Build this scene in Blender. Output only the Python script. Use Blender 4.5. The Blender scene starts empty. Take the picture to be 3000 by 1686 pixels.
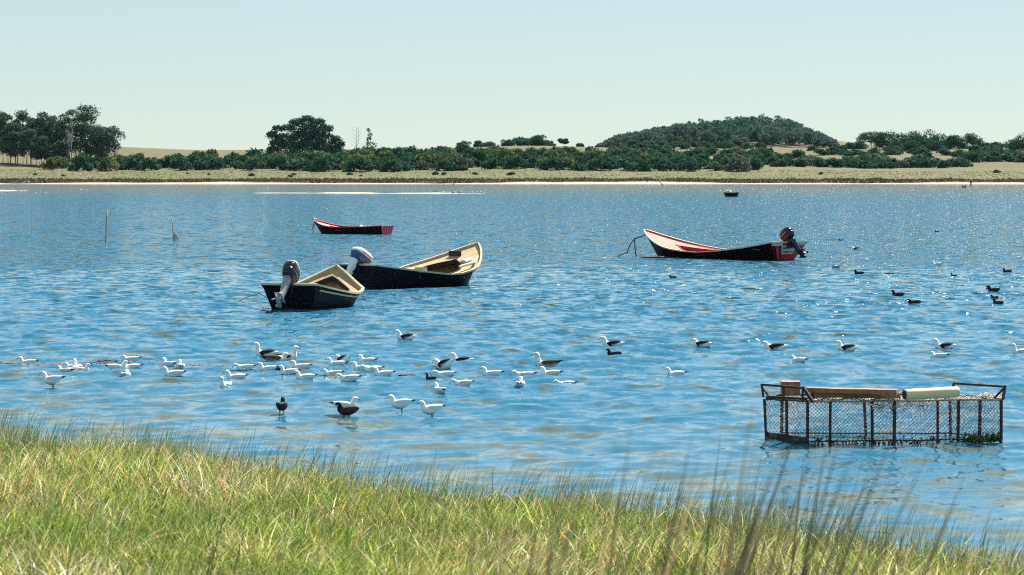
import bpy, math, random
import numpy as np
from mathutils import Vector, Matrix
R = math.radians
rng = np.random.default_rng(7)
random.seed(7)
sc = bpy.context.scene
COL = sc.collection

# ------------------------------------------------------------------ camera
FPX, CAMH = 8000.0, 4.0                       # focal length in photo pixels, lens height over the water
PITCH = math.atan(338.0 / FPX)
cam = bpy.data.cameras.new('camera'); camo = bpy.data.objects.new('camera', cam); COL.objects.link(camo)
camo.location = (0, 0, CAMH); camo.rotation_euler = (math.pi/2 - PITCH, 0, 0)
cam.sensor_width = 36.0; cam.lens = 36.0 * FPX / 3000.0
cam.clip_start = 0.1; cam.clip_end = 20000
cam.dof.use_dof = True; cam.dof.focus_distance = 75.0; cam.dof.aperture_fstop = 5.6
sc.camera = camo

# ------------------------------------------------------------------ sky, sun, exposure
SUN_AZ, SUN_EL = 34.0, 50.0                   # degrees to the right of the view direction, height
w = bpy.data.worlds.new('World'); sc.world = w; w.use_nodes = True
nt = w.node_tree; nt.nodes.clear()
sky = nt.nodes.new('ShaderNodeTexSky'); sky.sky_type = 'NISHITA'; sky.sun_disc = False
sky.sun_elevation = R(SUN_EL); sky.sun_rotation = R(SUN_AZ)
sky.air_density = 0.85; sky.dust_density = 0.0; sky.ozone_density = 3.0
tint = nt.nodes.new('ShaderNodeMix'); tint.data_type = 'RGBA'; tint.blend_type = 'MULTIPLY'
tint.inputs[0].default_value = 1.0; tint.inputs[7].default_value = (0.835, 0.835, 0.805, 1)
bg = nt.nodes.new('ShaderNodeBackground'); bg.inputs[1].default_value = 0.05
wo = nt.nodes.new('ShaderNodeOutputWorld')
veil = nt.nodes.new('ShaderNodeMix'); veil.data_type = 'RGBA'; veil.inputs[0].default_value = 0.5; veil.inputs[7].default_value = (5.6, 7.05, 6.9, 1)
nt.links.new(sky.outputs[0], tint.inputs[6]); nt.links.new(tint.outputs[2], veil.inputs[6]); nt.links.new(veil.outputs[2], bg.inputs[0]); nt.links.new(bg.outputs[0], wo.inputs[0])
sl = bpy.data.lights.new('sun', 'SUN'); sl.energy = 5.0; sl.angle = R(0.53); sl.color = (1.0, 0.95, 0.86)
so = bpy.data.objects.new('sun', sl); COL.objects.link(so)
sd = Vector((math.sin(R(SUN_AZ))*math.cos(R(SUN_EL)), math.cos(R(SUN_AZ))*math.cos(R(SUN_EL)), math.sin(R(SUN_EL))))
so.rotation_euler = sd.to_track_quat('Z', 'Y').to_euler()
sc.view_settings.view_transform = 'Standard'; sc.view_settings.look = 'None'
sc.view_settings.exposure = 1.2; sc.view_settings.gamma = 1.0; sc.view_settings.use_curve_mapping = False
sc.render.engine = 'CYCLES'
sc.cycles.use_denoising = False; sc.cycles.pixel_filter_type = 'BLACKMAN_HARRIS'; sc.cycles.filter_width = 1.05
sc.cycles.use_adaptive_sampling = False; sc.cycles.sample_clamp_direct = 6.0
sc.cycles.max_bounces = 6; sc.cycles.diffuse_bounces = 2; sc.cycles.glossy_bounces = 3
sc.cycles.transmission_bounces = 2; sc.cycles.volume_bounces = 0; sc.cycles.transparent_max_bounces = 6
sc.cycles.caustics_reflective = False; sc.cycles.caustics_refractive = False

# ------------------------------------------------------------------ helpers
_F = np.array([0, math.cos(PITCH), -math.sin(PITCH)]); _U = np.array([0, math.sin(PITCH), math.cos(PITCH)])
def on_plane(px, py, z=0.0):
    """point of the horizontal plane z seen at photo pixel px, py"""
    d = _F + _U*(843-py)/FPX + np.array([(px-1500)/FPX, 0, 0])
    k = (z-CAMH)/d[2]
    return np.array([0, 0, CAMH]) + d*k
def at_depth(px, py, Y):
    d = _F + _U*(843-py)/FPX + np.array([(px-1500)/FPX, 0, 0])
    return np.array([0, 0, CAMH]) + d*(Y/d[1])
def tag(o, label=None, cat=None, group=None, kind=None):
    if label: o['label'] = label
    if cat: o['category'] = cat
    if group: o['group'] = group
    if kind: o['kind'] = kind
    return o
def empty(name, loc=(0, 0, 0), rz=0.0):
    o = bpy.data.objects.new(name, None); COL.objects.link(o); o.location = loc; o.rotation_euler = (0, 0, rz); o.empty_display_size = .2
    return o
def np_mesh(name, V, faces, cols=None, smooth=False):
    """faces: list of int arrays (n,3) / (n,4)"""
    me = bpy.data.meshes.new(name); V = np.asarray(V, np.float32)
    me.vertices.add(len(V)); me.vertices.foreach_set('co', V.ravel())
    faces = [np.asarray(f, np.int32) for f in faces if len(f)]
    li = np.concatenate([f.ravel() for f in faces]); tot = np.concatenate([np.full(len(f), f.shape[1], np.int32) for f in faces])
    st = np.concatenate([[0], np.cumsum(tot)[:-1]]).astype(np.int32)
    me.loops.add(len(li)); me.loops.foreach_set('vertex_index', li)
    me.polygons.add(len(tot)); me.polygons.foreach_set('loop_start', st); me.polygons.foreach_set('loop_total', tot)
    if cols is not None:
        a = me.color_attributes.new('Col', 'FLOAT_COLOR', 'POINT')
        c = np.ones((len(V), 4), np.float32); c[:, :3] = cols; a.data.foreach_set('color', c.ravel())
    me.update(calc_edges=True); me.validate()
    if smooth: me.polygons.foreach_set('use_smooth', np.ones(len(tot), bool))
    return me
def obj(name, me, m=None, parent=None, loc=None):
    o = bpy.data.objects.new(name, me); COL.objects.link(o)
    if m is not None and not me.materials: me.materials.append(m)
    if parent is not None: o.parent = parent
    if loc is not None: o.location = loc
    return o
class MB:
    """collects shapes for one mesh"""
    def __init__(s): s.v = []; s.f = []
    def add(s, V, F):
        n = len(s.v); s.v += [tuple(map(float, p)) for p in V]; s.f += [tuple(i+n for i in f) for f in F]; return s
    def box(s, a, b, M=None):
        V = [Vector((x, y, z)) for x in (a[0], b[0]) for y in (a[1], b[1]) for z in (a[2], b[2])]
        if M is not None: V = [M @ p for p in V]
        return s.add(V, [(0, 1, 3, 2), (4, 6, 7, 5), (0, 4, 5, 1), (2, 3, 7, 6), (0, 2, 6, 4), (1, 5, 7, 3)])
    def tube(s, pts, r, n=6, M=None):
        pts = [Vector(p) for p in pts]; rr = r if hasattr(r, '__len__') else [r]*len(pts); V = []; F = []
        for i, p in enumerate(pts):
            t = (pts[min(i+1, len(pts)-1)] - pts[max(i-1, 0)]).normalized()
            a = t.cross(Vector((0, 0, 1)));
            if a.length < 1e-3: a = t.cross(Vector((1, 0, 0)))
            a.normalize(); b = t.cross(a)
            for k in range(n):
                q = p + (a*math.cos(2*math.pi*k/n) + b*math.sin(2*math.pi*k/n))*rr[i]; V.append(M @ q if M is not None else q)
        for i in range(len(pts)-1):
            for k in range(n): F.append((i*n+k, i*n+(k+1) % n, (i+1)*n+(k+1) % n, (i+1)*n+k))
        F.append(tuple(range(n))[::-1]); F.append(tuple((len(pts)-1)*n+k for k in range(n)))
        return s.add(V, F)
    def rings(s, rings, cap=True):
        n = len(rings[0]); V = [p for r in rings for p in r]; F = []
        for i in range(len(rings)-1):
            for k in range(n): F.append((i*n+k, i*n+(k+1) % n, (i+1)*n+(k+1) % n, (i+1)*n+k))
        if cap: F.append(tuple(range(n))[::-1]); F.append(tuple((len(rings)-1)*n+k for k in range(n)))
        return s.add(V, F)
    def build(s, name, m, parent=None, smooth=False, loc=None):
        me = bpy.data.meshes.new(name); me.from_pydata(s.v, [], s.f); me.update()
        if smooth:
            me.polygons.foreach_set('use_smooth', [True]*len(me.polygons))
        return obj(name, me, m, parent, loc)

# ------------------------------------------------------------------ materials
def principled(name):
    m = bpy.data.materials.new(name); m.use_nodes = True; t = m.node_tree
    return m, t, t.nodes['Principled BSDF']
def node(t, typ, **kw):
    n = t.nodes.new(typ)
    for k, v in kw.items():
        if hasattr(n, k): setattr(n, k, v)
    return n
def mat(name, col, rough=.6, var=.25, scale=6.0, bump=.0, metal=0.0, col2=None, detail=6.0, spec=.5):
    """painted or natural surface: base colour broken up by two noises"""
    m, t, b = principled(name)
    tc = node(t, 'ShaderNodeTexCoord'); n = node(t, 'ShaderNodeTexNoise'); n.inputs['Scale'].default_value = scale; n.inputs['Detail'].default_value = detail
    n.inputs['Roughness'].default_value = .65
    t.links.new(tc.outputs['Object'], n.inputs['Vector'])
    rp = node(t, 'ShaderNodeValToRGB'); rp.color_ramp.elements[0].position = .35; rp.color_ramp.elements[1].position = .68
    c2 = col2 if col2 else tuple(min(1, c*(1+var)) for c in col); c1 = tuple(c*(1-var) for c in col) if not col2 else col
    rp.color_ramp.elements[0].color = (*c1, 1); rp.color_ramp.elements[1].color = (*c2, 1)
    t.links.new(n.outputs['Fac'], rp.inputs['Fac']); t.links.new(rp.outputs['Color'], b.inputs['Base Color'])
    b.inputs['Roughness'].default_value = rough; b.inputs['Metallic'].default_value = metal; b.inputs['Specular IOR Level'].default_value = spec
    if bump:
        bp = node(t, 'ShaderNodeBump'); bp.inputs['Strength'].default_value = .6; bp.inputs['Distance'].default_value = bump
        t.links.new(n.outputs['Fac'], bp.inputs['Height']); t.links.new(bp.outputs['Normal'], b.inputs['Normal'])
    return m
def vcol(name, rough=.7, transl=0.0, noise=0.0, nscale=3.0, spec=.3, gain=1.0):
    """colour from the mesh's own colour attribute, broken up by noise; thin leaves pass some light"""
    m, t, b = principled(name); a = node(t, 'ShaderNodeVertexColor'); a.layer_name = 'Col'; src = a.outputs['Color']
    if noise:
        tc = node(t, 'ShaderNodeTexCoord'); n = node(t, 'ShaderNodeTexNoise'); n.inputs['Scale'].default_value = nscale; n.inputs['Detail'].default_value = 8
        t.links.new(tc.outputs['Object'], n.inputs['Vector'])
        mr = node(t, 'ShaderNodeMapRange'); mr.inputs['From Min'].default_value = .3; mr.inputs['From Max'].default_value = .7
        mr.inputs['To Min'].default_value = 1-noise; mr.inputs['To Max'].default_value = 1+noise; t.links.new(n.outputs['Fac'], mr.inputs['Value'])
        mx = node(t, 'ShaderNodeMix', data_type='RGBA', blend_type='MULTIPLY'); mx.inputs[0].default_value = 1
        t.links.new(src, mx.inputs[6]); t.links.new(mr.outputs['Result'], mx.inputs[7]); src = mx.outputs[2]
    t.links.new(src, b.inputs['Base Color']); b.inputs['Roughness'].default_value = rough; b.inputs['Specular IOR Level'].default_value = spec
    if transl:
        tr = node(t, 'ShaderNodeBsdfTranslucent'); t.links.new(src, tr.inputs['Color'])
        ms = node(t, 'ShaderNodeMixShader'); ms.inputs[0].default_value = transl
        t.links.new(b.outputs[0], ms.inputs[1]); t.links.new(tr.outputs[0], ms.inputs[2])
        t.links.new(ms.outputs[0], t.nodes['Material Output'].inputs['Surface'])
    return m
M = {}
M['leaf'] = vcol('leaf', .9, .25, spec=.05)
M['blade'] = vcol('blade', .55, .5, spec=.3)
M['ground'] = vcol('ground', .9, 0, .35, .8, spec=.1)
M['sand'] = mat('sand', (.44, .39, .29), .95, .12, .6)
M['bark'] = mat('bark', (.34, .30, .25), .9, .35, 3, spec=.1)
M['bark_pale'] = mat('bark_pale', (.62, .57, .50), .85, .25, 3, spec=.1)
M['hull_black'] = mat('hull_black', (.010, .007, .012), .6, .5, 5, .004, spec=.15)
M['beige'] = mat('beige_paint', (.43, .31, .17), .75, .16, 4, .004)
M['beige_pale'] = mat('beige_pale_paint', (.56, .46, .30), .7, .14, 8, .003)
M['lining_dark'] = mat('lining_dark', (.035, .028, .03), .8, .5, 6)
M['salmon'] = mat('salmon_paint', (.23, .128, .075), .7, .16, 3, .004)
M['rail_white'] = mat('rail_white_paint', (.56, .40, .34), .7, .2, 6, .003)
M['red'] = mat('red_paint', (.62, .030, .020), .6, .45, 7, .003)
M['red_deep'] = mat('red_deep_paint', (.60, .025, .06), .65, .45, 6, .003)
M['pink'] = mat('pink_paint', (.72, .22, .22), .7, .3, 8, .003)
M['white_worn'] = mat('white_worn_paint', (.60, .58, .52), .75, .3, 20, .002)
M['ink'] = mat('ink', (.03, .03, .04), .7)
M['cowl_black'] = mat('cowl_black', (.008, .009, .016), .18, .3, 5)
M['cowl_silver'] = mat('cowl_silver', (.80, .80, .80), .28, .06, 5)
M['cowl_blue'] = mat('cowl_blue', (.035, .075, .19), .25, .2, 5)
M['cowl_navy'] = mat('cowl_navy', (.010, .014, .035), .15, .3, 5)
M['leg_grey'] = mat('leg_grey', (.30, .31, .32), .35, .2, 8)
M['leg_silver'] = mat('leg_silver', (.85, .85, .84), .35, .1, 8)
M['engine_dark'] = mat('engine_dark', (.02, .02, .022), .5, .4, 14)
M['decal_red'] = mat('decal_red', (.75, .12, .12), .4, .15, 9)
M['rope'] = mat('rope', (.05, .045, .045), .9, .4, 30)
M['net_grey'] = mat('net_grey', (.42, .40, .34), .95, .4, 14, .02)
M['cloth_blue'] = mat('cloth_blue', (.45, .58, .70), .85, .2, 9)
M['rust'] = mat('rust_iron', (.065, .028, .022), .85, .6, 12, .004)
M['rust_pale'] = mat('rust_pale', (.42, .26, .17), .9, .6, 25, .003)
M['wire'] = mat('wire', (.34, .29, .24), .6, .8, 20, metal=.1)
M['plank'] = mat('plank', (.33, .135, .055), .75, .35, 12, .003)
M['plank_pale'] = mat('plank_pale', (.39, .18, .08), .75, .3, 16, .003)
M['float_white'] = mat('float_white', (.84, .58, .31), .6, .07, 5, .002)
M['board_dark'] = mat('board_dark', (.016, .014, .018), .6, .5, 5)
M['pole'] = mat('pole_wood', (.40, .34, .26), .9, .45, 5, .004)
M['straw'] = mat('straw', (.55, .47, .34), .95, .35, 12)
M['wet_wood'] = mat('wet_wood', (.03, .025, .022), .6, .5, 5)
M['bird'] = vcol('plumage', .8, 0, .08, 40, spec=.2)
M['bill_dark'] = mat('bill_dark', (.06, .02, .02), .5)
M['bill_yellow'] = mat('bill_yellow', (.60, .38, .12), .5)
M['bill_pale'] = mat('bill_pale', (.55, .52, .46), .5)
M['eye'] = mat('eye', (.005, .005, .005), .2)
M['leg_red'] = mat('leg_red', (.30, .10, .08), .6)
M['leg_dark'] = mat('leg_dark', (.05, .055, .05), .6)
M['weed_red'] = mat('weed_red', (.26, .15, .12), .8, .4, 10)
M['algae'] = vcol('algae', .7, .2)
M['cloth_dark'] = mat('cloth_dark', (.02, .02, .035), .9)
M['skin'] = mat('skin', (.35, .20, .14), .6)

# ------------------------------------------------------------------ ground (one sheet: near bank, lake bed, far shore, hills)
def shore_near(x):
    xx = np.clip(x, -14, 12)
    return 33.3 - 1.02*xx + .5*np.sin(x*.9) + .3*np.sin(x*2.3+1)
FD = np.array([-80, -30, -2, 0, 8.5, 13, 21, 40, 90, 200, 320, 400, 620, 1000, 1800])
FZ = np.array([-2., -1.2, -.12, 0, 0.36, .70, 1.5, 2.0, 4.6, 9.0, 13.5, 15.5, 14.5, 11., 11.])
def shore_far(x): return 914 + 3.2*np.sin(x*.021+.6) + 2.0*np.sin(x*.063) + .9*np.sin(x*.17+2)
def zg(x, y):
    x = np.asarray(x, float); y = np.asarray(y, float)
    D = shore_near(x) - y
    near = np.where(D > 0, .03*D + .0012*D*D, np.maximum(.10*D, -1.5)) + .05*np.sin(x*1.7+y*.6)*np.clip(D/6, 0, 1)*np.sin(y*1.1)
    E = y - shore_far(x)
    far = np.interp(E, FD, FZ) + np.clip(E/200, 0, 1)*(.8*np.sin(x*.025+1)+.5*np.sin(x*.06+y*.02))
    far = np.where((E > 0) & (E < 13), far*(1+.45*np.sin(x*.045)+.25*np.sin(x*.13+1)+.15*np.sin(x*.31)), far)
    far = far + 10.5*np.exp(-((x-138)/62)**2/1.0 - ((y-1520)/130)**2)
    return np.where(y < 400, near, far)
xs = np.unique(np.concatenate([np.arange(-18, 18.1, .6), np.linspace(-60, 60, 21), np.arange(-300, 301, 6), [-1400, -1100, -800, -600, -450, 450, 600, 800, 1100, 1400]]))
ys = np.unique(np.concatenate([[-60, -30, -10], np.arange(-4, 50, .6), [55, 70, 100, 200, 400, 700, 820], np.arange(880, 942, 1.5), np.arange(944, 1010, 4), np.arange(1010, 1400, 10), np.arange(1400, 1800, 20), np.arange(1850, 2601, 80)]))
gx, gy = np.meshgrid(xs, ys); gz = zg(gx, gy)
V = np.stack([gx, gy, gz], -1).reshape(-1, 3); nx, ny = len(xs), len(ys)
ii = (np.arange(ny-1)[:, None]*nx + np.arange(nx-1)).ravel()
F4 = np.stack([ii, ii+1, ii+nx+1, ii+nx], 1)
def vnoise(x, y, s, seed=0):
    """smooth value noise"""
    r = np.random.default_rng(seed); G = r.random((64, 64)); x = x/s; y = y/s
    xi = np.floor(x).astype(int); yi = np.floor(y).astype(int); fx = x-xi; fy = y-yi; fx = fx*fx*(3-2*fx); fy = fy*fy*(3-2*fy)
    g = lambda a, b: G[a % 64, b % 64]
    return (g(xi, yi)*(1-fx)+g(xi+1, yi)*fx)*(1-fy) + (g(xi, yi+1)*(1-fx)+g(xi+1, yi+1)*fx)*fy
def ground_colour(x, y):
    E = y - shore_far(x); c = np.zeros(x.shape+(3,))
    straw = np.array([.138, .122, .070]); green = np.array([.095, .126, .042]); olive = np.array([.11, .12, .055]); sand = np.array([.44, .385, .28]); peat = np.array([.10, .075, .06])
    n = vnoise(x, y, 22, 3)*.6 + vnoise(x, y*2, 7, 4)*.4
    k = np.clip((n-.35)*2.6, 0, 1)[..., None]
    field = straw*(1-k)+green*k
    hill = straw*.86*(1-.35*k)+olive*.35*k
    h = np.clip((E-70)/60, 0, 1)[..., None]
    far = field*(1-h)+hill*h
    far = np.where((E < 9)[..., None], sand, far); far = np.where(((E >= 9) & (E < 21))[..., None], peat, far)
    bed = np.array([.12, .10, .06]); nearc = np.array([.10, .10, .035])
    D = shore_near(x)-y
    nr = np.where((D > -.5)[..., None], nearc, bed)
    return np.where((y < 400)[..., None], nr, far)
ground = obj('ground', np_mesh('ground', V, [F4], ground_colour(gx, gy).reshape(-1, 3), True), M['ground'])
tag(ground, kind='structure')

# ------------------------------------------------------------------ water
def water_z(x, y):
    r = np.random.default_rng(11); z = np.zeros_like(x, dtype=float)
    for i in range(32):
        lam = .34*1.062**i; th = R(-66) + r.normal()*.6; k = 2*math.pi/lam; a = .0062*lam**.8
        z += a*np.sin(k*(math.cos(th)*x + math.sin(th)*y) + r.random()*6.28 + .6*np.sin(.35*x+.21*y+i))
    gust = .55 + .75*vnoise(x*.6, y*.35, 3.1, 9)
    D = y - shore_near(x)
    return .85*z*gust*np.clip(1-(y-85)/35, 0, 1)*np.clip(.35 + D/20, .25, 1)*np.clip((30-np.abs(x))/8, 0, 1)
wx = np.unique(np.concatenate([np.arange(-13, 13.01, .085), np.arange(-32, 32.1, .5), [-1400, -900, -500, -250, -120, -60, 60, 120, 250, 500, 900, 1400]]))
wy = [18.0]
while wy[-1] < 125: wy.append(wy[-1] + .05 + .00002*wy[-1]**2)
wy = np.concatenate([[-60, 0, 10], wy, [140, 170, 220, 300, 420, 600, 800, 900, 960]])
hx, hy = np.meshgrid(wx, wy); hz = water_z(hx, hy)
V = np.stack([hx, hy, hz], -1).reshape(-1, 3); nx, ny = len(wx), len(wy)
ii = (np.arange(ny-1)[:, None]*nx + np.arange(nx-1)).ravel()
WK = (3.0, .9, .35, 1.25)
m, t, b = principled('lagoon_water')
tc = node(t, 'ShaderNodeTexCoord')
def wave_noise(scale, sx, sy, detail, rough=.55, dist=0.0):
    mp = node(t, 'ShaderNodeMapping'); mp.inputs['Scale'].default_value = (sx, sy, 1); mp.inputs['Rotation'].default_value = (0, 0, R(18))
    n = node(t, 'ShaderNodeTexNoise'); n.inputs['Scale'].default_value = scale; n.inputs['Detail'].default_value = detail; n.inputs['Roughness'].default_value = rough; n.inputs['Distortion'].default_value = dist
    t.links.new(tc.outputs['Object'], mp.inputs['Vector']); t.links.new(mp.outputs[0], n.inputs['Vector']); return n
def slope(n, k):
    """wave slopes straight from a colour noise"""
    v = node(t, 'ShaderNodeVectorMath', operation='SUBTRACT'); t.links.new(n.outputs['Color'], v.inputs[0]); v.inputs[1].default_value = (.5, .5, .5)
    u = node(t, 'ShaderNodeVectorMath', operation='MULTIPLY'); t.links.new(v.outputs[0], u.inputs[0]); u.inputs[1].default_value = (k*.75, k, 0); return u
def vadd(a, b_): v = node(t, 'ShaderNodeVectorMath', operation='ADD'); t.links.new(a.outputs[0], v.inputs[0]); t.links.new(b_.outputs[0], v.inputs[1]); return v
n1 = wave_noise(1.0, 2.3, 1.8, 5, .64, .3); n2 = wave_noise(1.0, .95, .9, 2, .5, .3); n3 = wave_noise(8.0, .7, 1.2, 2, .6)
geo = node(t, 'ShaderNodeNewGeometry')
tot = vadd(vadd(slope(n1, WK[0]), slope(n2, WK[1])), slope(n3, WK[2]))
n4 = wave_noise(1.0, 1.5, .24, 3, .6, .2)
sepw = node(t, 'ShaderNodeSeparateXYZ'); t.links.new(tc.outputs['Object'], sepw.inputs[0])         # calmer in the lee of the near bank
lee = node(t, 'ShaderNodeMapRange'); t.links.new(sepw.outputs['Y'], lee.inputs['Value']); lee.inputs['From Min'].default_value = 32; lee.inputs['From Max'].default_value = 88; lee.inputs['To Min'].default_value = .13; lee.inputs['To Max'].default_value = 1.0
far_ = node(t, 'ShaderNodeMapRange'); t.links.new(sepw.outputs['Y'], far_.inputs['Value']); far_.inputs['From Min'].default_value = 80; far_.inputs['From Max'].default_value = 130; far_.inputs['To Min'].default_value = 0; far_.inputs['To Max'].default_value = .30
su = node(t, 'ShaderNodeMath', operation='ADD'); t.links.new(lee.outputs['Result'], su.inputs[0]); t.links.new(far_.outputs['Result'], su.inputs[1])
bias = node(t, 'ShaderNodeVectorMath', operation='ADD'); t.links.new(tot.outputs[0], bias.inputs[0]); bias.inputs[1].default_value = (.0, -.13, 0)      # steep lee faces of the wind waves
lv = node(t, 'ShaderNodeVectorMath', operation='SCALE'); t.links.new(bias.outputs[0], lv.inputs[0]); t.links.new(su.outputs[0], lv.inputs['Scale']); n4s = node(t, 'ShaderNodeVectorMath', operation='SCALE'); t.links.new(slope(n4, WK[3]).outputs[0], n4s.inputs[0]); f4 = node(t, 'ShaderNodeMapRange'); t.links.new(sepw.outputs['Y'], f4.inputs['Value']); f4.inputs['From Min'].default_value = 60; f4.inputs['From Max'].default_value = 160; t.links.new(f4.outputs['Result'], n4s.inputs['Scale'])
tot = vadd(vadd(lv, n4s), geo)
t.links.new(geo.outputs['Normal'], tot.inputs[1])
nrm = node(t, 'ShaderNodeVectorMath', operation='NORMALIZE'); t.links.new(tot.outputs[0], nrm.inputs[0]); t.links.new(nrm.outputs[0], b.inputs['Normal'])
# blue of the mirrored sky and olive wave faces put into the colour; browner in the shallows by the far shore
nc = wave_noise(.9, 1.2, .95, 2, .5, .4); sep = node(t, 'ShaderNodeSeparateXYZ'); t.links.new(tc.outputs['Object'], sep.inputs[0])
mr = node(t, 'ShaderNodeMapRange'); mr.inputs['From Min'].default_value = 420; mr.inputs['From Max'].default_value = 700; t.links.new(sep.outputs['Y'], mr.inputs['Value'])
rp = node(t, 'ShaderNodeValToRGB'); rp.color_ramp.elements[0].color = (.020, .128, .225, 1); rp.color_ramp.elements[1].color = (.058, .072, .042, 1)
rp.color_ramp.elements[0].position = .57; rp.color_ramp.elements[1].position = .70
t.links.new(nc.outputs['Fac'], rp.inputs['Fac'])
mx = node(t, 'ShaderNodeMix', data_type='RGBA'); mx.inputs[7].default_value = (.10, .115, .115, 1)
t.links.new(mr.outputs['Result'], mx.inputs[0]); t.links.new(rp.outputs['Color'], mx.inputs[6]); sx_ = node(t, 'ShaderNodeMath', operation='MULTIPLY_ADD'); t.links.new(sep.outputs['X'], sx_.inputs[0]); sx_.inputs[1].default_value = 1.02; t.links.new(sep.outputs['Y'], sx_.inputs[2])
shal = node(t, 'ShaderNodeMapRange'); t.links.new(sx_.outputs[0], shal.inputs['Value']); shal.inputs['From Min'].default_value = 33.5; shal.inputs['From Max'].default_value = 47; shal.inputs['To Min'].default_value = 1.0; shal.inputs['To Max'].default_value = 0
nsh = node(t, 'ShaderNodeMath', operation='MULTIPLY'); t.links.new(shal.outputs['Result'], nsh.inputs[0]); nr_ = node(t, 'ShaderNodeMapRange'); t.links.new(nc.outputs['Fac'], nr_.inputs['Value']); nr_.inputs['From Min'].default_value = .42; nr_.inputs['From Max'].default_value = .6; t.links.new(nr_.outputs['Result'], nsh.inputs[1])
mx2 = node(t, 'ShaderNodeMix', data_type='RGBA'); mx2.inputs[7].default_value = (.100, .108, .066, 1); t.links.new(nsh.outputs[0], mx2.inputs[0]); t.links.new(mx.outputs[2], mx2.inputs[6])      # silt stirred up along the near shore
t.links.new(mx2.outputs[2], b.inputs['Base Color'])
b.inputs['Roughness'].default_value = .06; b.inputs['IOR'].default_value = 1.333
M['water'] = m
water = obj('water', np_mesh('water', V, [np.stack([ii, ii+1, ii+nx+1, ii+nx], 1)], None, True), M['water'])
tag(water, kind='structure')

# ------------------------------------------------------------------ sandbars in the lagoon
def sandbar(name, px0, px1, py, width, h, seed):
    r = np.random.default_rng(seed); a = on_plane(px0, py); c = on_plane(px1, py); n = 90
    V = []; F = []
    for i in range(n+1):
        k = i/n; x = a[0]+(c[0]-a[0])*k; e = max(0.02, math.sin(math.pi*k))**.55*(.75+.35*math.sin(k*17+seed)+.15*math.sin(k*41))
        y = a[1] + 5*math.sin(k*5+seed)
        for j, (dy, dz) in enumerate(((-1, -.12), (-.45, .55), (0, .9), (.5, 1), (1, -.12))):
            V.append((x, y+dy*width*max(e, .05), h*dz*max(e, .06)))
    for i in range(n):
        for j in range(4): q = i*5+j; F.append((q, q+5, q+6, q+1))
    o = obj(name, np_mesh(name, V, [np.array(F)], None, True), M['sand']); tag(o, kind='structure'); return o
sandbar('sandbar', 735, 1425, 567, 4, .18, 1); sandbar('sandbar', -120, 75, 559.5, 4, .2, 2)

# ------------------------------------------------------------------ foliage helpers
def leaf_cloud(blobs, size, cols, r, flat=.0):
    """leaf-sized quads through the blobs' volume; blobs: (centre, radii, n)"""
    C = []; Nn = []; 
    for c, rad, n in blobs:
        d = r.normal(size=(n, 3)); d /= np.linalg.norm(d, axis=1)[:, None]
        d[:, 2] = np.where((d[:, 2] < -.35) & (r.random(n) < .6), -d[:, 2], d[:, 2])
        k = (.35+.65*r.random(n)**.5)[:, None]
        C.append(np.array(c) + d*k*np.array(rad)*(1+.12*r.normal(size=(n, 1)))); Nn.append(d)
    C = np.concatenate(C); Nn = np.concatenate(Nn); n = len(C)
    nn = Nn + r.normal(size=(n, 3))*.75; nn /= np.linalg.norm(nn, axis=1)[:, None]
    a = np.cross(nn, r.normal(size=(n, 3))); a /= np.linalg.norm(a, axis=1)[:, None]; b = np.cross(nn, a)
    s = (size*(.6+.8*r.random(n)))[:, None]; a = a*s; b = b*s*.62
    V = np.stack([C-a*.5, C+b*.5, C+a*.6, C-b*.5], 1).reshape(-1, 3)
    F = np.arange(4*n).reshape(-1, 4)
    cols = np.asarray(cols); i = r.integers(0, len(cols), n); cc = cols[i]*np.array([1.35, 1.45, 1.6])*(.85+.3*r.random((n, 1)))
    return V, F, np.repeat(cc, 4, 0)
GUM = [(.040, .078, .050), (.058, .098, .058), (.028, .058, .042), (.085, .105, .055)]
BUSH = [(.026, .066, .034), (.040, .084, .036), (.020, .050, .032)]
YEL = [(.12, .125, .035), (.085, .105, .035), (.05, .085, .034)]
GREY = [(.075, .092, .062), (.06, .082, .055), (.095, .10, .065)]
HILL = [(.040, .096, .066), (.058, .116, .070), (.030, .074, .056)]  # distant haze put into the leaf colours as a bluish cast
def limb(mb, a, b, r0, r1, r, bend=.12):
    a = np.array(a, float); b = np.array(b, float); L = np.linalg.norm(b-a); k = r.normal(size=3)*L*bend
    mb.tube([a, a*.6+b*.4+k, b], [r0, (r0+r1)/2, r1], 5)
def tree(name, pos, blobs, label, cat='tree', group=None, trunks=None, bark='bark', cols=GUM, size=.75, seed=1, lim=True, tr=.3):
    r = np.random.default_rng(seed); root = empty(name, pos); tag(root, label, cat, group)
    V, F, c = leaf_cloud(blobs, size, cols, r); obj('crown', np_mesh('crown', V, [F], c), M['leaf'], root)
    mb = MB(); trunks = trunks or [((0, 0), .55)]
    for (tx, ty), fr in trunks:
        near = sorted(blobs, key=lambda q: abs(q[0][0]-tx)*1.0+abs(q[0][1]-ty))[:max(3, len(blobs)//len(trunks)+1)]
        zt = max(q[0][2] for q in near)*fr; top = np.array((tx+r.normal()*.3, ty, zt))
        mb.tube([(tx, ty, -.6), (tx+r.normal()*.15, ty, zt*.5), top], [tr, tr*.75, tr*.5], 7)
        if lim:
            for q in near:
                a = np.array((tx, ty, -.6))*.0 + top*(.55+.45*r.random()); limb(mb, a, np.array(q[0])-np.array((0, 0, q[1][2]*.3)), tr*.4, tr*.1, r)
    mb.build('trunk', M[bark], root, True); return root
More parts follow.
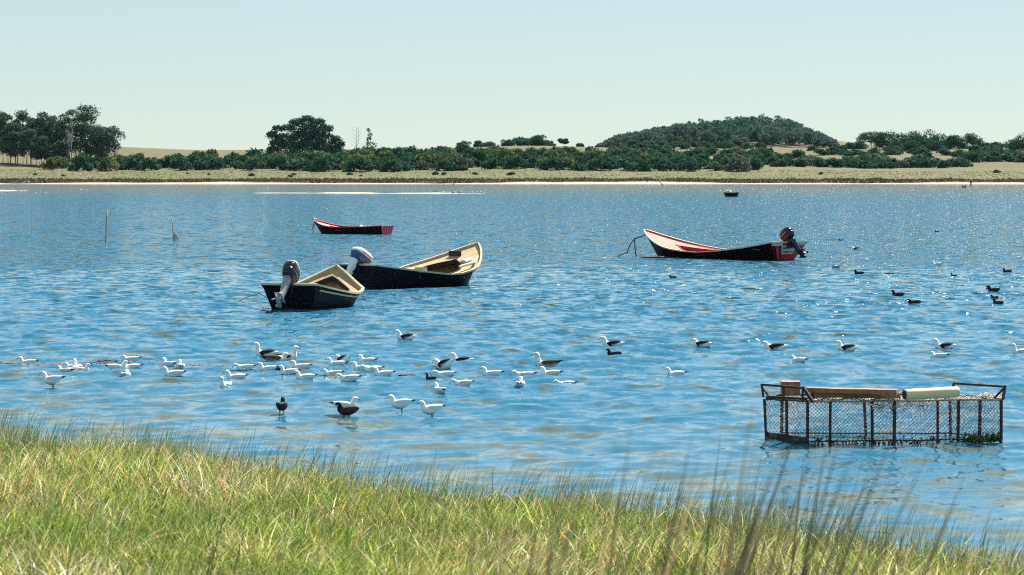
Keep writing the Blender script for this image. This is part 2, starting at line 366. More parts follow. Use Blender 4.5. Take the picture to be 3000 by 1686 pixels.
def crown_blobs(r, w, z0, z1, n, rad, dens=70, dome=True):
    out = []
    for i in range(n):
        for _ in range(40):
            u = r.uniform(-1, 1); v = r.uniform(-1, 1); k = r.random()
            if u*u+v*v*.6+(k**2 if dome else 0)*.95 < 1: break
        rr = rad*(.7+.6*r.random()); out.append(((u*w, v*w*.7, z0+(z1-z0-rr*.6)*k), (rr*1.15, rr, rr*.72), int(dens*(rr/rad)**2)))
    return out
def gpos(px, Y):
    x = (px-1500)/FPX*Y; return (x, Y, float(zg(x, Y)))

# ------------------------------------------------------------------ eucalyptus grove at the left
r = np.random.default_rng(21)
grove = [ # px, depth, height, half width, trunks, bark, label
 (18, 1066, 17.5, 4.2, 'bark', 'gum tree with a dark rounded crown at the left edge of the picture'),
 (62, 1070, 19.0, 4.5, 'bark', 'gum tree with an upright grey green crown, second in the left grove'),
 (40, 1052, 14.5, 3.8, 'bark', 'shorter gum tree with a low drooping crown at the front left of the grove'),
 (100, 1064, 18.0, 4.4, 'bark', 'gum tree with a brownish tinged crown in the left third of the grove'),
 (88, 1047, 13.0, 3.4, 'bark', 'low gum tree whose foliage hangs halfway down its thin trunks'),
 (138, 1062, 19.5, 4.3, 'bark', 'tall gum tree with a broken crown top in the middle of the grove'),
 (122, 1048, 11.0, 3.0, 'bark', 'small gum tree with a round crown at the front of the grove'),
 (165, 1058, 17.0, 3.6, 'bark', 'narrow gum tree standing just left of the pale trunked one'),
 (206, 1050, 20.5, 4.6, 'bark_pale', 'gum tree with a forked white trunk and thin see through crown'),
 (178, 1040, 10.0, 2.8, 'bark', 'small leafy gum tree at the foot of the white trunked one'),
 (247, 1056, 22.5, 6.2, 'bark', 'tallest gum tree with a wide dark crown, right of the white trunk'),
 (292, 1058, 15.5, 5.2, 'bark', 'gum tree leaning right with an overhanging crown at the grove end'),
 (-15, 1075, 20.0, 5.0, 'bark', 'gum tree cut off by the left edge of the picture'),
]
for i, (px, Y, hh, hw, bk, lab) in enumerate(grove):
    hh *= 1.14; hw *= 1.12
    rr = np.random.default_rng(100+i)
    if bk == 'bark_pale':
        bl = crown_blobs(rr, 4.6, 12, 23, 20, 1.6, 60)
        t_ = tree('eucalyptus_tree', gpos(px, Y), bl, lab, 'tree', 'gum trees of the left grove', [((-.6, 0), .78), ((.9, 0), .7)], bk, GUM, .7, 100+i, True, .32)
    else:
        bl = crown_blobs(rr, hw, hh*.24, hh, int(16+hw*3.6), hw*.43, 150)
        if px == 292: bl = [((c[0]+ (2.8 if c[2] > 7 else 0), c[1], c[2]), q, n) for c, q, n in bl]
        t_ = tree('eucalyptus_tree', gpos(px, Y), bl, lab, 'tree', 'gum trees of the left grove', [((-1.1, 0), .6), ((.9, .5), .55)] if hw > 3.5 else [((0, 0), .55)], bk, GUM, .75, 100+i, True, .24)
# ------------------------------------------------------------------ big gum tree in the middle, dead tree, sapling
Y0 = 1086; p0 = gpos(895, Y0)
px2m = Y0/FPX
def pxblobs(lst, dens):
    out = []
    for (bx, by, rx, rz) in lst:
        c = at_depth(bx, by, Y0); n = int(dens*rx*rz/90)
        out.append(((c[0]-p0[0], rng.normal()*1.5, c[2]-p0[2]), (rx*px2m, rx*px2m*.8, rz*px2m), n))
    return out
dome = [(900, 352, 22, 14), (870, 362, 26, 14), (930, 362, 26, 15), (845, 378, 24, 13), (955, 380, 22, 14), (905, 385, 34, 20), (880, 405, 34, 22), (930, 405, 32, 22), (815, 378, 18, 11), (800, 398, 20, 14),
        (830, 408, 26, 18), (812, 424, 24, 16), (800, 440, 22, 12), (850, 432, 34, 20), (900, 432, 40, 22), (945, 428, 30, 18), (968, 402, 14, 10), (985, 412, 18, 14), (1000, 425, 13, 12), (985, 436, 22, 10), (960, 440, 26, 12), (975, 420, 10, 8)]
tree('eucalyptus_tree', p0, pxblobs(dome, 105), 'broad domed gum tree rising alone above the thicket left of the dead tree', 'tree', None, [((-4.5, 0), .6), ((-1, 0), .7), ((2.5, 0), .65), ((8.5, 0), .7)], 'bark', [(.034, .080, .050), (.048, .100, .056), (.024, .058, .040)], .9, 5, True, .35)
r = np.random.default_rng(5); dp = gpos(1043, 1080); root = empty('dead_tree', dp); tag(root, 'bare dead tree with thin upright branches beside the domed gum tree', 'tree')
mb = MB(); mb.tube([(0, 0, -.5), (.1, 0, 7), (.2, 0, 15)], [.22, .15, .05], 5); mb.tube([(.1, 0, 6), (.9, 0, 9), (1.2, .2, 14)], [.12, .1, .04], 5)
mb.build('trunk', M['bark_pale'], root)
for i in range(11):
    z = 6+i*.75; s_ = -1 if i % 2 else 1; mb = MB(); L = r.uniform(1.5, 3.6)*(1-.03*i)
    mb.tube([(.1, 0, z), (s_*L*.5, r.normal()*.4, z+L*.35), (s_*L, r.normal()*.5, z+L*.8)], [.07, .05, .03], 4); mb.build('branch', M['bark_pale'], root)
bl = [((0, 0, 13.2), (1.0, .9, 1.2), 40), ((.7, 0, 11.6), (1.2, .9, 1.0), 40), ((.2, 0, 9.6), (1.3, 1, 1.3), 50), ((.4, 0, 7.8), (1.4, 1, 1.2), 40), ((2.2, 0, 7.6), (1.6, 1, 1.2), 40)]
tree('young_gum_tree', gpos(1080, 1080), bl, 'slim young gum tree just right of the bare dead tree', 'tree', None, None, 'bark', GUM, .7, 8, True, .12)

# ------------------------------------------------------------------ single trees along the skyline
def round_tree(px, Y, h, hw, lab, group=None, name='round_tree', cols=BUSH, umbrella=False, seed=0, dens=80):
    rr = np.random.default_rng(seed+int(px))
    bl = crown_blobs(rr, hw, h*(.45 if umbrella else .02), h, int(14+hw*2.6), hw*.42, dens, not umbrella)
    return tree(name, gpos(px, Y), bl, lab, 'tree', group, None, 'bark', cols, .7, seed+int(px), True, .16)
round_tree(1362, 1190, 6.6, 3.4, 'round dark tree poking out of the thicket right of the young gum tree')
round_tree(1400, 1330, 3.2, 2.4, 'small grey green tree on the skyline beside the round dark tree', cols=HILL)
round_tree(1433, 1330, 2.6, 3.8, 'low spreading tree on the skyline in the centre of the picture', cols=HILL)
round_tree(1487, 1320, 3.6, 3.2, 'small tree at the left end of the skyline clump near the centre', cols=HILL)
round_tree(1522, 1325, 4.6, 4.0, 'bluish green tree in the skyline clump near the centre', cols=HILL)
round_tree(1548, 1330, 4.8, 3.6, 'second bluish green tree in the skyline clump near the centre', cols=HILL)
round_tree(1575, 1315, 6.0, 4.2, 'tallest dark green tree in the skyline clump near the centre')
round_tree(1607, 1325, 3.0, 2.6, 'low tree at the right end of the skyline clump near the centre', cols=HILL)
round_tree(1652, 1318, 3.6, 2.0, 'lone umbrella shaped tree on the skyline right of the centre clump', umbrella=True)
round_tree(1698, 1316, 2.0, 1.7, 'lone dark round bush on the skyline right of the umbrella tree', name='round_bush')
rt = [(2552, 1300, 6.6, 4.4, True, 'tree with an overhanging flat crown at the left end of the right hand grove'), (2490, 1320, 2.6, 2.4, False, 'small dark tree left of the right hand grove'),
      (2520, 1322, 3.2, 3.0, False, 'low grey green tree left of the right hand grove'), (2600, 1305, 6.4, 4.6, False, 'second tree of the right hand grove, dark with a rounded top'),
      (2640, 1295, 6.2, 4.6, False, 'tree left of the middle of the right hand grove'), (2680, 1300, 6.6, 4.6, False, 'tree in the middle of the right hand grove'),
      (2720, 1296, 6.8, 4.8, False, 'highest tree of the right hand grove'), (2757, 1288, 5.6, 4.2, False, 'sloping tree right of the highest one in the right hand grove'),
      (2792, 1280, 5.2, 3.6, False, 'dark tree at the right end of the right hand grove'), (2845, 1280, 5.4, 4.2, False, 'separate tree with a ragged top right of the right hand grove'),
      (2660, 1270, 4.2, 4.0, False, 'low tree in front of the right hand grove'), (2740, 1262, 3.8, 3.6, False, 'low dark tree in front of the right end of the grove'),
      (2985, 1230, 5.6, 4.4, False, 'dark tree cut by the right edge of the picture above the field')]
for px, Y, h, hw, um, lab in rt:
    h *= 1.35; hw *= 1.3
    round_tree(px, Y, h, hw, lab, 'trees of the right hand grove', cols=BUSH if px != 2520 else HILL, umbrella=um, seed=3)

# ------------------------------------------------------------------ wood on the hill and the far wood: masses of crowns nobody could count
def wood(name, spots, label, cols_fn, seed, size=.8):
    r = np.random.default_rng(seed); Vs = []; Fs = []; Cs = []; n0 = 0
    for (x, y, h, hw, kind) in spots:
        z = float(zg(x, y)); bl = crown_blobs(r, hw, h*.2, h, 7, hw*.48, 34)
        bl = [((c[0]+x, c[1]+y, c[2]+z), q, n) for c, q, n in bl]
        V, F, c = leaf_cloud(bl, size, cols_fn(kind), r); Vs.append(V); Fs.append(F+n0); Cs.append(c); n0 += len(V)
        # a thin trunk
    o = obj(name, np_mesh(name, np.concatenate(Vs), [np.concatenate(Fs)], np.concatenate(Cs)), M['leaf']); tag(o, label, 'wood', None, 'stuff'); return o
r = np.random.default_rng(77); spots = []
prof_x = [1745, 1800, 1900, 1990, 2100, 2200, 2270, 2320, 2360, 2420, 2465]; prof_t = [430, 396, 370, 358, 342, 333, 333, 346, 370, 396, 428]
for i in range(560):
    px = r.uniform(1750, 2462); Y = r.uniform(1340, 1560); x = (px-1500)/FPX*Y; z = float(zg(x, Y)); top = np.interp(px, prof_x, prof_t)
    zt = CAMH + (505-top)*Y/FPX; h = min(zt-z, r.uniform(8.5, 15)) - abs(r.normal())*.8
    if h < 1.6: continue
    kind = 1 if (px < 1975 and r.random() < .8) or (px > 2330 and r.random() < .8) or (Y < 1425 and r.random() < .7) else 0
    spots.append((x, Y, h, min(3.6, 1.4+h*.24), kind))
wood('hill_wood', spots, 'dense wood covering the low hill right of centre behind the thicket', lambda k: [(.065, .095, .075), (.052, .082, .065), (.085, .10, .08)] if k else HILL, 5, 1.15)
spots = [((px-1500)/FPX*1700, 1700+r.uniform(-40, 40), 3.0+8*max(0, 1-abs(px-2955)/70)+r.random()*2, 4, 0) for px in np.linspace(2885, 3060, 26)]
wood('far_wood', spots, 'distant bluish wood behind the separate tree at the far right', lambda k: HILL, 6)

# ------------------------------------------------------------------ thicket: single bushes, copied from a few kinds
r = np.random.default_rng(31)
protos = []
for i in range(10):
    rr = np.random.default_rng(300+i); cols = BUSH if i < 6 else (YEL if i < 8 else GREY)
    bl = []
    for k in range(9):
        a = rr.uniform(0, 6.28); d = rr.uniform(0, 3.0)**1; q = rr.uniform(.9, 1.7)
        bl.append(((d*math.cos(a), d*math.sin(a)*.7, max(.7, 2.6-d*.55)+rr.normal()*.3), (q*1.25, q, q*.85), 62))
    V, F, c = leaf_cloud(bl, .85, cols, rr); cm = np_mesh('crown', V, [F], c); cm.materials.append(M['leaf'])
    mb = MB()
    for k in range(4): limb(mb, (rr.normal()*.2, rr.normal()*.2, -.5), bl[k*2][0], .12, .04, rr)
    tm = bpy.data.meshes.new('stem'); tm.from_pydata(mb.v, [], mb.f); tm.materials.append(M['bark']); protos.append((cm, tm))
def where_(px, Y):
    a = 'right of the left grove' if px < 480 else 'left of the domed gum tree' if px < 760 else 'below the domed gum tree' if px < 1030 else 'right of the dead tree' if px < 1420 else 'below the skyline clump' if px < 1740 else 'below the hill wood'
    return ('in the front row of the thicket, ' if Y < 1032 else 'in the middle of the thicket, ' if Y < 1130 else 'at the back of the thicket, ')+a
BLAB = {0: 'dark green rounded bush crowded into the thicket behind the far shore', 1: 'yellowish flowering bush among the dark bushes of the thicket', 2: 'greyish dry bush among the dark bushes of the thicket'}
def bush(px, Y, s, i, label, group, zs=1.0):
    x, y, z = gpos(px, Y); o = empty('thicket_bush', (x, y, z-.55*s), r.uniform(0, 6.28)); o.scale = (s, s, s*zs); tag(o, label, 'bush', group)
    for nm, me in (('crown', protos[i][0]), ('stem', protos[i][1])): c = bpy.data.objects.new(nm, me); COL.objects.link(c); c.parent = o
    return o
low = lambda px: np.interp(px, [125, 160, 300, 2150, 2230, 2260], [1012, 1004, 1000, 1000, 1008, 1030])       # front edge depth
top = lambda px: np.interp(px, [125, 300, 520, 760, 800, 1000, 1150, 1300, 1450, 1700, 1900, 2250], [456, 452, 447, 446, 443, 437, 429, 430, 434, 431, 426, 438])
cnt = 0; placed = []
for tries in range(6000):
    if cnt >= 285: break
    px = r.uniform(130, 2262); Y = r.uniform(low(px), 1300)
    s = r.uniform(1.05, 1.75); gx_, gy_, gz_ = gpos(px, Y); ytop = 505-(gz_+3.4*s-CAMH)*FPX/Y
    if ytop < top(px)-4: continue
    if any(((px-a)/36)**2+((Y-b_)/11)**2 < (1 if Y < 1030 else .9) for a, b_ in placed): continue
    placed.append((px, Y)); k = r.random(); i = int(r.integers(0, 6)) if k < .76 else (int(r.integers(6, 8)) if k < .90 else int(r.integers(8, 10)))
    kind = 0 if i < 6 else (1 if i < 8 else 2)
    bush(px, Y, s, i, ['dark green bush ', 'yellowish bush ', 'greyish bush '][kind]+where_(px, Y), ['dark bushes of the thicket', 'yellowish bushes of the thicket', 'greyish bushes of the thicket'][kind], .85+.3*r.random()); cnt += 1
right = [(2285, 1040, .9), (2310, 1048, 1.0), (2345, 1046, 1.0), (2372, 1062, 1.15), (2400, 1050, 1.1), (2430, 1052, 1.0), (2455, 1046, 1.0), (2480, 1058, 1.2), (2505, 1050, 1.0), (2530, 1062, 1.3), (2560, 1070, 1.35), (2540, 1040, 1.0),
         (2580, 1050, 1.2), (2600, 1046, .9), (2570, 1105, 1.1), (2535, 1120, 1.0), (2620, 1056, 1.1), (2648, 1052, .8), (2670, 1054, 1.15), (2695, 1062, 1.35), (2715, 1052, 1.1), (2742, 1060, .9), (2768, 1042, .8), (2790, 1048, .95), (2812, 1058, .9), (2830, 1046, .6),
         (2855, 1085, 1.2), (2880, 1088, 1.1), (2905, 1090, 1.0), (2948, 1084, .9), (2970, 1092, 1.35), (2995, 1080, 1.2), (2210, 1160, .9), (2250, 1150, .9), (2280, 1130, .7), (2400, 1190, .9), (2440, 1195, 1.0), (2475, 1185, .8), (2560, 1190, .9), (2610, 1180, .8), (2700, 1190, .9), (2760, 1185, .9), (2810, 1160, .9), (2890, 1200, 1.0), (2920, 1205, .9)]
for j, (px, Y, s) in enumerate(right):
    s *= 1.45
    grey = j % 7 == 3; i = int(r.integers(8, 10)) if grey else int(r.integers(0, 6))
    bush(px, Y, s, i, 'greyish bush on the straw coloured slope below the right hand grove' if grey else 'dark rounded bush on the straw coloured slope below the right hand grove', 'greyish bushes of the right slope' if grey else 'dark bushes of the right slope', .8)
rs_ = np.random.default_rng(77)
for j in range(30):
    px = rs_.uniform(2270, 3010); Y = rs_.uniform(1110, 1275); bush(px, Y, rs_.uniform(.9, 1.6), int(rs_.integers(0, 6)), 'dark low bush scattered high on the slope in front of the right hand grove', 'scattered bushes of the upper right slope', .7)
for px, Y, s in [(1880, 1300, 1.3), (1910, 1310, 1.4), (1940, 1295, 1.3), (1972, 1305, 1.5), (2000, 1290, 1.3), (2030, 1302, 1.4), (2062, 1292, 1.4), (2095, 1300, 1.3), (2128, 1288, 1.5), (2160, 1296, 1.4), (2190, 1280, 1.2), (2226, 1290, 1.2), (1850, 1312, 1.3), (1815, 1306, 1.2)]:
    bush(px, Y, s, int(r.integers(0, 6)), 'dark bush at the foot of the hill wood, behind the thicket', 'dark bushes under the hill wood', .85)
# low shrubs dotted over the marsh field
for px, py, s in [(105, 512, .3), (185, 513, .35), (612, 511, .25), (738, 513, .42), (850, 515, .4), (861, 510, .35), (1024, 510, .4), (1058, 513, .25), (1278, 510, .5), (1302, 510, .4), (1390, 512, .4), (1497, 511, .5), (2405, 508, .4), (2920, 504, .5), (550, 508, .25)]:
    bush(px, {512: 972}.get(py, 1004-(py-500)*3.0), s, int(r.integers(0, 6)), 'low dark shrub standing alone on the marsh field by the far shore', 'low shrubs on the marsh field', .8).name = 'marsh_shrub'

# reeds along the foot of the far bank, and tufts on the field: ground cover
def tufts(name, n, e0, e1, h0, h1, cols, label, seed, wd=.5):
    r = np.random.default_rng(seed); x = r.uniform(-290, 290, n); y = shore_far(x)+r.uniform(e0, e1, n); z = zg(x, y); h = r.uniform(h0, h1, n)*(.5+vnoise(x, y, 5, seed)); q = r.uniform(.3, 1, n)*wd; a = r.uniform(-.9, .9, n); lean = r.normal(size=n)*.2
    V = np.stack([np.stack([x-q*np.cos(a), y-q*np.sin(a), z-.1], 1), np.stack([x+q*np.cos(a), y+q*np.sin(a), z-.1], 1), np.stack([x+lean+q*.7, y, z+h*.8], 1), np.stack([x+lean-q*.2, y, z+h], 1)], 1).reshape(-1, 3)
    c = np.array(cols)[r.integers(0, len(cols), n)]*(.6+.7*r.random((n, 1)))
    o = obj(name, np_mesh(name, V, [np.arange(4*n).reshape(-1, 4)], np.repeat(c, 4, 0)), M['leaf']); tag(o, label, 'reeds' if 'reed' in name else 'grass', None, 'stuff')
tufts('reeds', 11000, 11, 21, .3, .75, [(.13, .10, .085), (.10, .08, .07), (.16, .14, .08), (.08, .08, .055)], 'dark brown reeds along the foot of the far bank', 4)
tufts('marsh_grass', 14000, 20, 95, .05, .13, [(.18, .15, .085), (.13, .145, .055), (.19, .155, .09), (.12, .125, .055)], 'yellowish marsh grass on the field behind the far shore', 5, .6)

# ------------------------------------------------------------------ boats
BZ = -.25
def shape(q, t):
    t = float(t); ws, wm, tm = q['ws'], q['wm'], q['tm']
    if t < tm: w_ = ws+(wm-ws)*(1-(1-t/tm)**2)
    else: w_ = wm*max(0, 1-((t-tm)/(1-tm))**q['pb'])**.8
    a = max(0, (q['tm2']-t)/q['tm2']); b = max(0, (t-q['tm2'])/(1-q['tm2']))
    return w_, q['hm']+(q['hs']-q['hm'])*a**q['a']+(q['hb']-q['hm'])*b**q['b']
def hull_pt(q, t, s, sg, inset=0.0, dz=0.0):
    w_, h = shape(q, t); L = q['L']; w_ = max(0, w_-inset)
    rs2 = q['rs']*(q['hs']-BZ)/q['hs']; rb2 = q['rb']*(q['hb']-BZ)/q['hb']
    kb = 1-(1-q['kw'])/.62
    u0 = L*t; u1 = rs2+(L-rb2-rs2)*t
    k = 1-(1-kb)*(s**.85)
    return Vector((u0+(u1-u0)*s - (inset if t > .96 else 0)*.8, sg*w_*k, h+(BZ-h)*s+dz))
TS = [0, .03]+[.08*i for i in range(1, 9)]+[.7, .75, .8, .84, .88, .91, .94, .965, .985, 1.0]
SS = [0, .12, .3, .5, .75, 1.0]
def boat(name, q, label, mats, opening, deck_from, group='moored fishing boats', thwarts=(.2,)):
    root = empty(name, (q['X'], q['Y'], 0), q['psi']); tag(root, label, 'boat', group)
    n = len(SS)
    def shell(pn, m, inset, s1, ss, flip):
        mb = MB(); V = []; F = []
        for t in TS:
            for sg in (1, -1):
                for s in ss: V.append(hull_pt(q, t, s, sg, inset))
        k = len(ss); row = 2*k
        for i in range(len(TS)-1):
            for j in range(k-1):
                a = i*row+j; F.append((a, a+1, a+row+1, a+row)); a += k; F.append((a, a+row, a+row+1, a+1))
            a = i*row+k-1; b = i*row+2*k-1; F.append((a, b, b+row, a+row))
        mb.add(V, F); return mb.build(pn, m, root, True)
    shell('hull', mats['hull'], 0, 1, SS, False)
    # floor depth: stay above the water
    fl = []
    for t in TS:
        w_, h = shape(q, t); fl.append(min(.92, max(.2, (h-.07)/(h-BZ))))
    mb = MB(); V = []; F = []
    for i, t in enumerate(TS):
        for sg in (1, -1):
            for kk in (0, .5, 1): V.append(hull_pt(q, max(t, .012), fl[i]*kk, sg, .05))
    for i in range(len(TS)-1):
        for j in range(2):
            a = i*6+j; F.append((a, a+6, a+7, a+1)); a += 3; F.append((a, a+1, a+7, a+6))
    mb.add(V, F).build('inner_lining', mats['lining'], root, True)
    mb = MB(); V = []; F = []
    for i, t in enumerate(TS):
        for sg in (1, -1): V.append(hull_pt(q, max(t, .012), fl[i]*.985, sg, .05))
    for i in range(len(TS)-1): F.append((i*2, i*2+1, i*2+3, i*2+2))
    mb.add(V, F).build('floor', mats['floor'], root)
    # transom, a solid board
    mb = MB(); ring = [hull_pt(q, 0, s, 1) for s in SS]+[hull_pt(q, 0, s, -1) for s in SS[::-1]]
    tn = (hull_pt(q, 0, 0, 1)-hull_pt(q, 0, 1, 1)); tn = Vector((-.02, 0, 0))
    A = [p+tn for p in ring]; B_ = [p-tn*2.5 for p in ring]
    mb.rings([A, B_]); mb.build('transom', mats['transom'], root)
    # gunwale cap along both sides and across the stern
    for sg in (1, -1):
        mb = MB(); rings = []
        for t in TS:
            p = hull_pt(q, t, 0, sg); w_ = abs(p.y); o = w_+.03; i_ = max(0.004, w_-.062); x = p.x+(.03 if t > .99 else 0)
            rings.append([(x, sg*o, p.z-.03), (x, sg*o, p.z+.025), (p.x, sg*i_, p.z+.025), (p.x, sg*i_, p.z-.015)])
        mb.rings(rings).build('gunwale', mats['gunwale'], root)
    p = hull_pt(q, 0, 0, 1); w_ = p.y
    MB().box((-.05, -w_, p.z-.03), (.07, w_, p.z+.033)).build('stern_rail', mats.get('stern_rail', mats['gunwale']), root)
    # stem post
    a = hull_pt(q, 1, 0, 1); b = hull_pt(q, 1, .95, 1)
    mb = MB(); d = (a-b); mb.tube([b, (a+b)/2, a+Vector((.0, 0, -.03))], [.035, .045, .05], 6); mb.build('stem', mats['hull'], root)
    # foredeck with an open well in it
    o0, o1, of = opening; mb = MB(); V = []; F = []; cm = MB(); CV = []; CF = []
    tt = np.linspace(deck_from, .992, 34); dk = []
    for t in tt:
        w_, h = shape(q, t); wi = max(.002, w_-.06)
        if t <= o0: ow = 0.0
        elif t < o1: k = (t-o0)/(o1-o0); ow = min(wi-.05, of(k)*wi)
        else: ow = 0.0
        dk.append((L_ := q['L']*t, wi, max(0, ow), h-.07))
    for sg in (1, -1):
        n0 = len(V)
        for (u, wi, ow, z) in dk: V += [(u, sg*wi, z), (u, sg*(wi+ow)/2, z+.012), (u, sg*ow, z+.02)]
        for i in range(len(dk)-1):
            for j in range(2): a = n0+i*3+j; F.append((a, a+3, a+4, a+1))
        m0 = len(CV); prev = None
        for (u, wi, ow, z) in dk: CV += [(u, sg*ow, z+.05), (u, sg*ow, z-.09), (u, sg*(ow+.03), z+.05), (u, sg*(ow+.03), z-.0)]
        for i in range(len(dk)-1):
            if dk[i][2] > 0 or dk[i+1][2] > 0:
                a = m0+i*4; CF += [(a, a+1, a+5, a+4), (a, a+4, a+6, a+2), (a+2, a+6, a+7, a+3)]
    mb.add(V, F).build('foredeck', mats['deck'], root)
    if CF: cm.add(CV, CF).build('coaming', mats.get('coaming', mats['deck']), root)
    for tb in thwarts:
        w_, h = shape(q, tb); MB().box((q['L']*tb-.14, -(w_-.07)*.93, h-.20), (q['L']*tb+.14, (w_-.07)*.93, h-.155)).build('thwart', mats['thwart'], root)
    return root
def cowl_rings(prof, n=18):
    out = []
    for (z, l, wd, x0) in prof:
        rg = []
        for k in range(n):
            a = 2*math.pi*k/n; c, s = math.cos(a), math.sin(a); rg.append(Vector((x0+l/2*math.copysign(abs(c)**.7, c), wd/2*math.copysign(abs(s)**.7, s), z)))
        out.append(rg)
    return out
def motor(root, q, tilt, mats, S=1.0, side=0.0, cz=1.0, cl=1.0, cx=0.0):
    w_, h = shape(q, 0); mt = Matrix.Translation((-.10, side, h+.02)) @ Matrix.Rotation(tilt, 4, 'Y') @ Matrix.Scale(S, 4)
    X = lambda ps: [mt @ Vector(p) for p in ps]
    XC = lambda ps: [mt @ Vector((p[0]*cl+cx, p[1]*(1+.3*(cl-1)), p[2])) for p in ps]
    mb = MB(); base = Matrix.Translation((-.04, side, h))
    for s in (-.11, .11): mb.box((-.05*S, s-.025, -.26*S), (.13*S, s+.025, .16*S), base)
    mb.box((-.12, -.09, -.32), (.0, .09, .14), mt); mb.box((-.06, -.13, -.06), (.20+cx, .13, .14), mt); mb.tube([(.05+cx, -.10, .0), (.2+cx, -.12, .02), (.27+cx, -.08, .1)], .03, 6, mt)
    om = mb.build('outboard_motor', M['engine_dark'] if mats['leg'] is not M['leg_silver'] else M['engine_dark'], root)
    prof = [(.12, .50, .26, -.03), (.17, .62, .36, -.04), (.30, .70, .42, -.04), (.36, .72, .43, -.04)]
    MB().rings([XC(r_) for r_ in cowl_rings(prof)]).build('lower_cowling', mats['band'], om, True)
    prof = [(.362, .72, .43, -.04), (.40, .735, .44, -.04), (.52, .70, .43, -.03), (.58, .66, .41, -.025), (.62, .62, .39, -.02), (.69, .48, .31, -.01), (.725, .26, .18, 0)]
    prof = [(.362+(z-.362)*cz, l, wd, x0) for z, l, wd, x0 in prof]
    MB().rings([XC(r_) for r_ in cowl_rings(prof[:4] if mats.get('cap') else prof)]).build('cowling', mats['cowl'], om, True)
    if mats.get('cap'): MB().rings([XC(r_) for r_ in cowl_rings([(prof[3][0]+.001,)+prof[3][1:]]+prof[4:])]).build('cowling_cap', mats['cap'], om, True)
    if mats.get('stripe'):
        prof = [(.42, .745, .452, -.04), (.50, .722, .444, -.033)]
        MB().rings([XC(r_) for r_ in cowl_rings(prof)], False).build('stripe', mats['stripe'], om, True)
    if mats.get('decal'):
        for s in (-1, 1): MB().box((-.20*cl+cx, s*.215, .40), (.18*cl+cx, s*.232, .44), mt).build('decal', mats['decal'], om)
    # leg
    mb = MB(); pl = [(.12, .34, .24, -.10), (-.05, .30, .22, -.11), (-.35, .25, .18, -.12), (-.62, .23, .13, -.13), (-.72, .27, .11, -.15)]
    mb.rings([X(r_) for r_ in cowl_rings(pl, 12)][::-1]); mb.box((-.42, -.11, -.74), (.02, .11, -.72), mt); mb.build('leg', mats['leg'], om, True)
    mb = MB(); mb.tube([(.06, 0, -.90), (.0, 0, -.90), (-.15, 0, -.90), (-.32, 0, -.90), (-.40, 0, -.9)], [.012, .05, .062, .055, .03], 10, mt)
    mb.box((-.26, -.025, -.9), (-.05, .025, -.72), mt); mb.add(X([(-.20, -.008, -.94), (-.02, -.008, -.94), (-.22, -.008, -1.12), (-.32, -.008, -1.12), (-.20, .008, -.94), (-.02, .008, -.94), (-.22, .008, -1.12), (-.32, .008, -1.12)]), [(0, 1, 2, 3), (7, 6, 5, 4), (0, 4, 5, 1), (1, 5, 6, 2), (2, 6, 7, 3), (3, 7, 4, 0)])
    mb.build('gearcase', mats['leg'], om, True)
    mb = MB()
    for k in range(3):
        Rk = mt @ Matrix.Translation((-.40, 0, -.9)) @ Matrix.Rotation(k*2.094, 4, 'X') @ Matrix.Rotation(.5, 4, 'Z')
        mb.add([Rk @ Vector(p) for p in [(-.01, -.02, .03), (-.01, .03, .03), (-.01, .075, .1), (-.01, .05, .15), (-.01, -.02, .145), (-.01, -.055, .09), (.01, -.02, .03), (.01, .03, .03), (.01, .075, .1), (.01, .05, .15), (.01, -.02, .145), (.01, -.055, .09)]],
               [(0, 1, 2, 3, 4, 5), (11, 10, 9, 8, 7, 6)]+[(i, (i+1) % 6, (i+1) % 6+6, i+6) for i in range(6)])
    mb.build('propeller', mats.get('prop', M['engine_dark']), om)
    MB().tube([(.25, 0, .2), (.45, 0, .22), (.72, .03, .26)], [.03, .025, .022], 8, mt).build('tiller', M['engine_dark'], om)
    return om
def rope(pts, label, r=.018, name='mooring_rope'):
    o = MB().tube(pts, r, 6).build(name, M['rope'], None); tag(o, label, 'rope'); return o
bow_round = lambda k: .52*math.sqrt(max(0, 1-max(0, (k-.55)/.45)**2))*min(1, .55+k*1.2)
QL = dict(X=-6.458, Y=79.051, psi=1.279, L=3.923, ws=.855, wm=1.265, tm=.741, pb=1.008, hs=.752, hm=.407, tm2=.605, hb=1.17, a=1.3, b=1.76, rb=.35, rs=.273, kw=.80)
QM = dict(X=-5.312, Y=93.897, psi=.858, L=6.223, ws=.882, wm=1.735, tm=.675, pb=1.161, hs=.819, hm=.437, tm2=.507, hb=1.446, a=1.231, b=1.612, rb=.566, rs=.02, kw=.783)
QR = dict(X=12.575, Y=123.87, psi=2.311, L=9.246, ws=1.276, wm=1.55, tm=.663, pb=1.269, hs=.826, hm=.316, tm2=.486, hb=1.267, a=1.618, b=2.046, rb=.957, rs=.282, kw=.60)
QF = dict(X=-8.025, Y=175.915, psi=2.668, L=5.509, ws=.817, wm=1.016, tm=.581, pb=2.263, hs=.556, hm=.445, tm2=.589, hb=.904, a=1.648, b=2.06, rb=.599, rs=.062, kw=.75)
BE = dict(hull=M['hull_black'], lining=M['beige'], floor=M['lining_dark'], transom=M['hull_black'], gunwale=M['beige_pale'], deck=M['beige'], thwart=M['beige'], coaming=M['lining_dark'])
bl_ = boat('motor_boat', QL, 'nearest black motor boat with beige foredeck, its stern and dark outboard towards the shore', BE, (.40, .90, lambda k: .66*math.sqrt(max(0, 1-max(0, (k-.6)/.4)**2))), .30, thwarts=(.12,))
motor(bl_, QL, R(44), dict(cowl=M['cowl_black'], cap=M['cowl_silver'], band=M['cowl_black'], leg=M['leg_grey'], prop=M['leg_grey']), .98, 0, 1.1)
